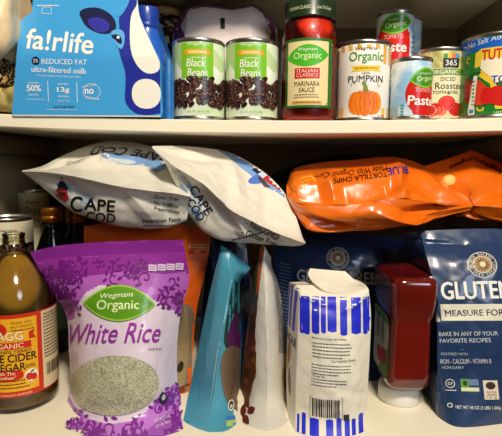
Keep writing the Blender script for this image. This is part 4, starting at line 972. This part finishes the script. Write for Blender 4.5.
P.text('CAPE', 203, 200, 30, 9, NVC, 2, -58, 0, .015); P.text('COD', 198, 209, 22, 8, NVC, 2, -58, 0, .015)
P.text('- Non-GMO', 260, 227.5, 33, 6, BLACK, 2, -27, 0, .012); P.text('- Gluten Free', 258, 235.5, 36, 6, BLACK, 2, -22, 0, .012); P.micro(232, 262, 238, 1.6, BLACK, 2, 3, rot=16)
P.line([(212, 208), (206, 222), (205, 236)], .8, ink(150, 150, 150), 1)
f = Frame(b, 240, 175, .05, 4, nrm=(.25, -.7, .65)); P = f.P
P.poly([(216, 156), (234, 154), (262, 168), (286, 188), (296, 214), (288, 218), (276, 204), (256, 190), (234, 174)], SB, 0); P.ell(262, 182, 22, 6, ink(80, 120, 206), 1, -40)
P.poly([(255, 170), (262, 176), (256, 182), (249, 176)], NVC, 2); P.poly([(266, 177), (284, 191), (277, 200), (259, 185)], ink(190, 30, 30), 2); P.poly([(262, 174), (267, 178), (260, 186), (255, 181)], ink(190, 206, 230), 3); P.poly([(256, 182), (262, 188), (268, 196), (262, 196), (255, 188)], ink(70, 60, 66), 2)
P.text('CAPE COD', 214, 150, 46, 9, BLACK, 2, -18, 0, .015)
P.micro(186, 204, 152, 1.2, ink(90, 90, 100), 2, 1, rot=10); P.micro(186, 202, 156, 1.2, ink(90, 90, 100), 2, 2, rot=10)
tag(b.build('chip_bag'), 'white potato chip bag slanting down to the right beside the orange bags', 'bag', 'white potato chip bags')

# orange tortilla chip bags
rows = VC([[(288, 182, .10), (294, 169, .13), (318, 163, .145), (352, 160, .15), (392, 157, .15), (420, 164, .14), (445, 180, .12), (470, 205, .08)],
          [(287, 184, .08), (295, 176, .07), (320, 173, .075), (354, 170, .08), (392, 166, .08), (420, 173, .08), (445, 187, .07), (471, 205.5, .06)],
          [(286.5, 188, .06), (296, 190, .03), (322, 190, .030), (356, 187, .028), (390, 182, .028), (418, 186, .03), (446, 195, .036), (472, 206, .05)],
          [(287, 196, .05), (298, 202, .012), (322, 204, .0), (356, 203, -.006), (388, 198, -.006), (414, 200, .004), (444, 204, .02), (472.5, 206.5, .046)],
          [(289, 204, .05), (300, 213, .008), (324, 217, -.006), (356, 216, -.010), (386, 211, -.008), (412, 211, .006), (442, 210, .024), (472, 207.5, .046)],
          [(293, 213, .05), (304, 224, .012), (326, 228, .006), (356, 226, .002), (388, 223, .004), (416, 221, .014), (442, 215, .030), (471, 209, .048)],
          [(298, 220, .055), (308, 231, .022), (328, 233.5, .018), (356, 232, .016), (390, 229, .018), (416, 225.5, .024), (442, 218, .038), (470, 210, .05)],
          [(304, 222, .09), (314, 229, .09), (330, 230, .09), (356, 229, .09), (390, 226, .09), (414, 222, .09), (438, 216, .09), (466, 210, .08)]])
b = MB(); bag(b, rows, [.0, .04, .06, .08, .08, .07, .05, .0], OG, 140, 100, (), (3,), .0040, 17, 63, pw=.6, ridge=.9, stretch=(.8, 1, 1.3), folds=((.05, .30, .45, .36, 0.0150, .10), (.40, .36, .75, .22, 0.0135, .09), (.70, .20, .98, .40, 0.0150, .10), (.5, .55, .75, .75, -0.0150, .09), (.15, .6, .45, .8, 0.0135, .09), (.7, .6, .9, .5, 0.0120, .07), (.3, .15, .36, .42, -0.0090, .05), (.60, .12, .66, .4, -0.0105, .05)))
f = Frame(b, 370, 190, -.03, 4); P = f.P
GO = ink(214, 176, 50, .3, .3)
P.line([(286, 189), (291, 182), (299, 177), (308, 175), (313, 180), (312, 188), (306, 193), (301, 191), (301, 186), (305, 184), (307, 187)], 1.3, GO, 1); P.line([(287, 192), (296, 188), (300, 182), (308, 178)], .8, GO, 1); P.line([(288, 186), (296, 180), (306, 172)], .8, GO, 1)
P.text('Made With Organic Corn', 350, 170, 76, 8.5, ink(40, 20, 10), 2, 187, .1, .008); P.text('TORTILLA CHIPS', 360, 177, 56, 5.5, ink(40, 20, 10), 2, 188, 0, .015)
P.text('BLUE', 399, 169, 22, 8.5, ink(56, 40, 136), 2, 187, 0, .02)
P.line([(384, 186), (386, 194), (387, 208)], 1, ink(240, 196, 150), 1); P.line([(357, 226), (361, 220), (364, 214)], .8, ink(240, 180, 120), 1)
tag(b.build('tortilla_chip_bag'), 'long orange tortilla chip bag with upside down dark lettering', 'bag', 'orange tortilla chip bags')

rows = VC([[(425, 166, .14), (450, 158, .15), (472, 150, .15), (505, 165, .14), (545, 186, .12)],
          [(426, 176, .12), (450, 172, .11), (472, 166, .105), (505, 178, .10), (545, 194, .09)],
          [(432, 188, .10), (450, 188, .085), (472, 186, .075), (505, 194, .070), (545, 204, .07)],
          [(446, 200, .095), (458, 203, .075), (473, 205, .062), (505, 208, .055), (545, 212, .06)],
          [(448, 206, .095), (460, 211, .080), (474, 214, .072), (505, 218, .065), (545, 218, .07)],
          [(450, 212, .10), (462, 218, .088), (476, 221, .08), (505, 225, .075), (545, 222, .08)],
          [(456, 214, .14), (466, 218, .14), (478, 220, .14), (505, 223, .14), (540, 220, .14)]])
b = MB(); bag(b, rows, [.0, .04, .06, .08, .07, .05, .0], OG, 80, 80, (2,), (3,), .0035, 18, 71, pw=.6, ridge=.8, folds=((.05, .2, .48, .45, .008, .09), (.52, .48, .8, .2, .009, .1), (.4, .7, .7, .8, .007, .08)))
f = Frame(b, 470, 180, .08, 4); P = f.P
P.ell(452, 180, 5.6, 5, ink(240, 196, 110, .3, .3), 1); P.ell(452, 180, 3.6, 3, ink(248, 216, 140, .3, .3), 2)
P.text('Wegmans', 462, 162.5, 24, 6, ink(30, 16, 10), 2, 180 + 28, .1, .02); P.text('Wegmans', 487, 166, 30, 7, ink(30, 16, 10), 2, 180 - 27, .1, .02)
P.line([(469, 212), (470, 222)], .9, ink(240, 190, 140), 1)
tag(b.build('tortilla_chip_bag'), 'orange tortilla chip bag at the right end with a pale round spot', 'bag', 'orange tortilla chip bags')

# black bag in the gloom behind
b = MB()
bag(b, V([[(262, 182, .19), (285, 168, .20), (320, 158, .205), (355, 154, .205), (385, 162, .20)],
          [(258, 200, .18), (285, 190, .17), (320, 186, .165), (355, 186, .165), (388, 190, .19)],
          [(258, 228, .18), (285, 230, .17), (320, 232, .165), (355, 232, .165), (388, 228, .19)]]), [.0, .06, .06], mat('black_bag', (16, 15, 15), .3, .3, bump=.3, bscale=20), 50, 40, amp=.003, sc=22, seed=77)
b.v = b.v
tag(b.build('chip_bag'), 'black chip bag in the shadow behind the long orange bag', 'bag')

# ============================================================ light
w = bpy.data.worlds.new('room'); S.world = w; w.use_nodes = True
w.node_tree.nodes['Background'].inputs[0].default_value = (1, .9, .78, 1); w.node_tree.nodes['Background'].inputs[1].default_value = .045
def area(name, loc, tgt, size, power, col):
    l = bpy.data.lights.new(name, 'AREA'); l.shape = 'DISK'; l.size = size; l.energy = power; l.color = col
    o = bpy.data.objects.new(name, l); COL.objects.link(o); o.location = loc
    o.rotation_euler = (Vector(tgt) - Vector(loc)).to_track_quat('-Z', 'Y').to_euler(); return o
area('kitchen_ceiling_lamp', (.25, -1.05, 1.0), (0, 0, -.1), .24, 29.5, (1, .88, .71))
area('kitchen_window', (1.0, -1.7, .5), (0, 0, -.2), .6, 8, (.72, .85, 1))
S.view_settings.view_transform = 'Standard'; S.view_settings.look = 'None'; S.view_settings.exposure = 0; S.view_settings.gamma = 1
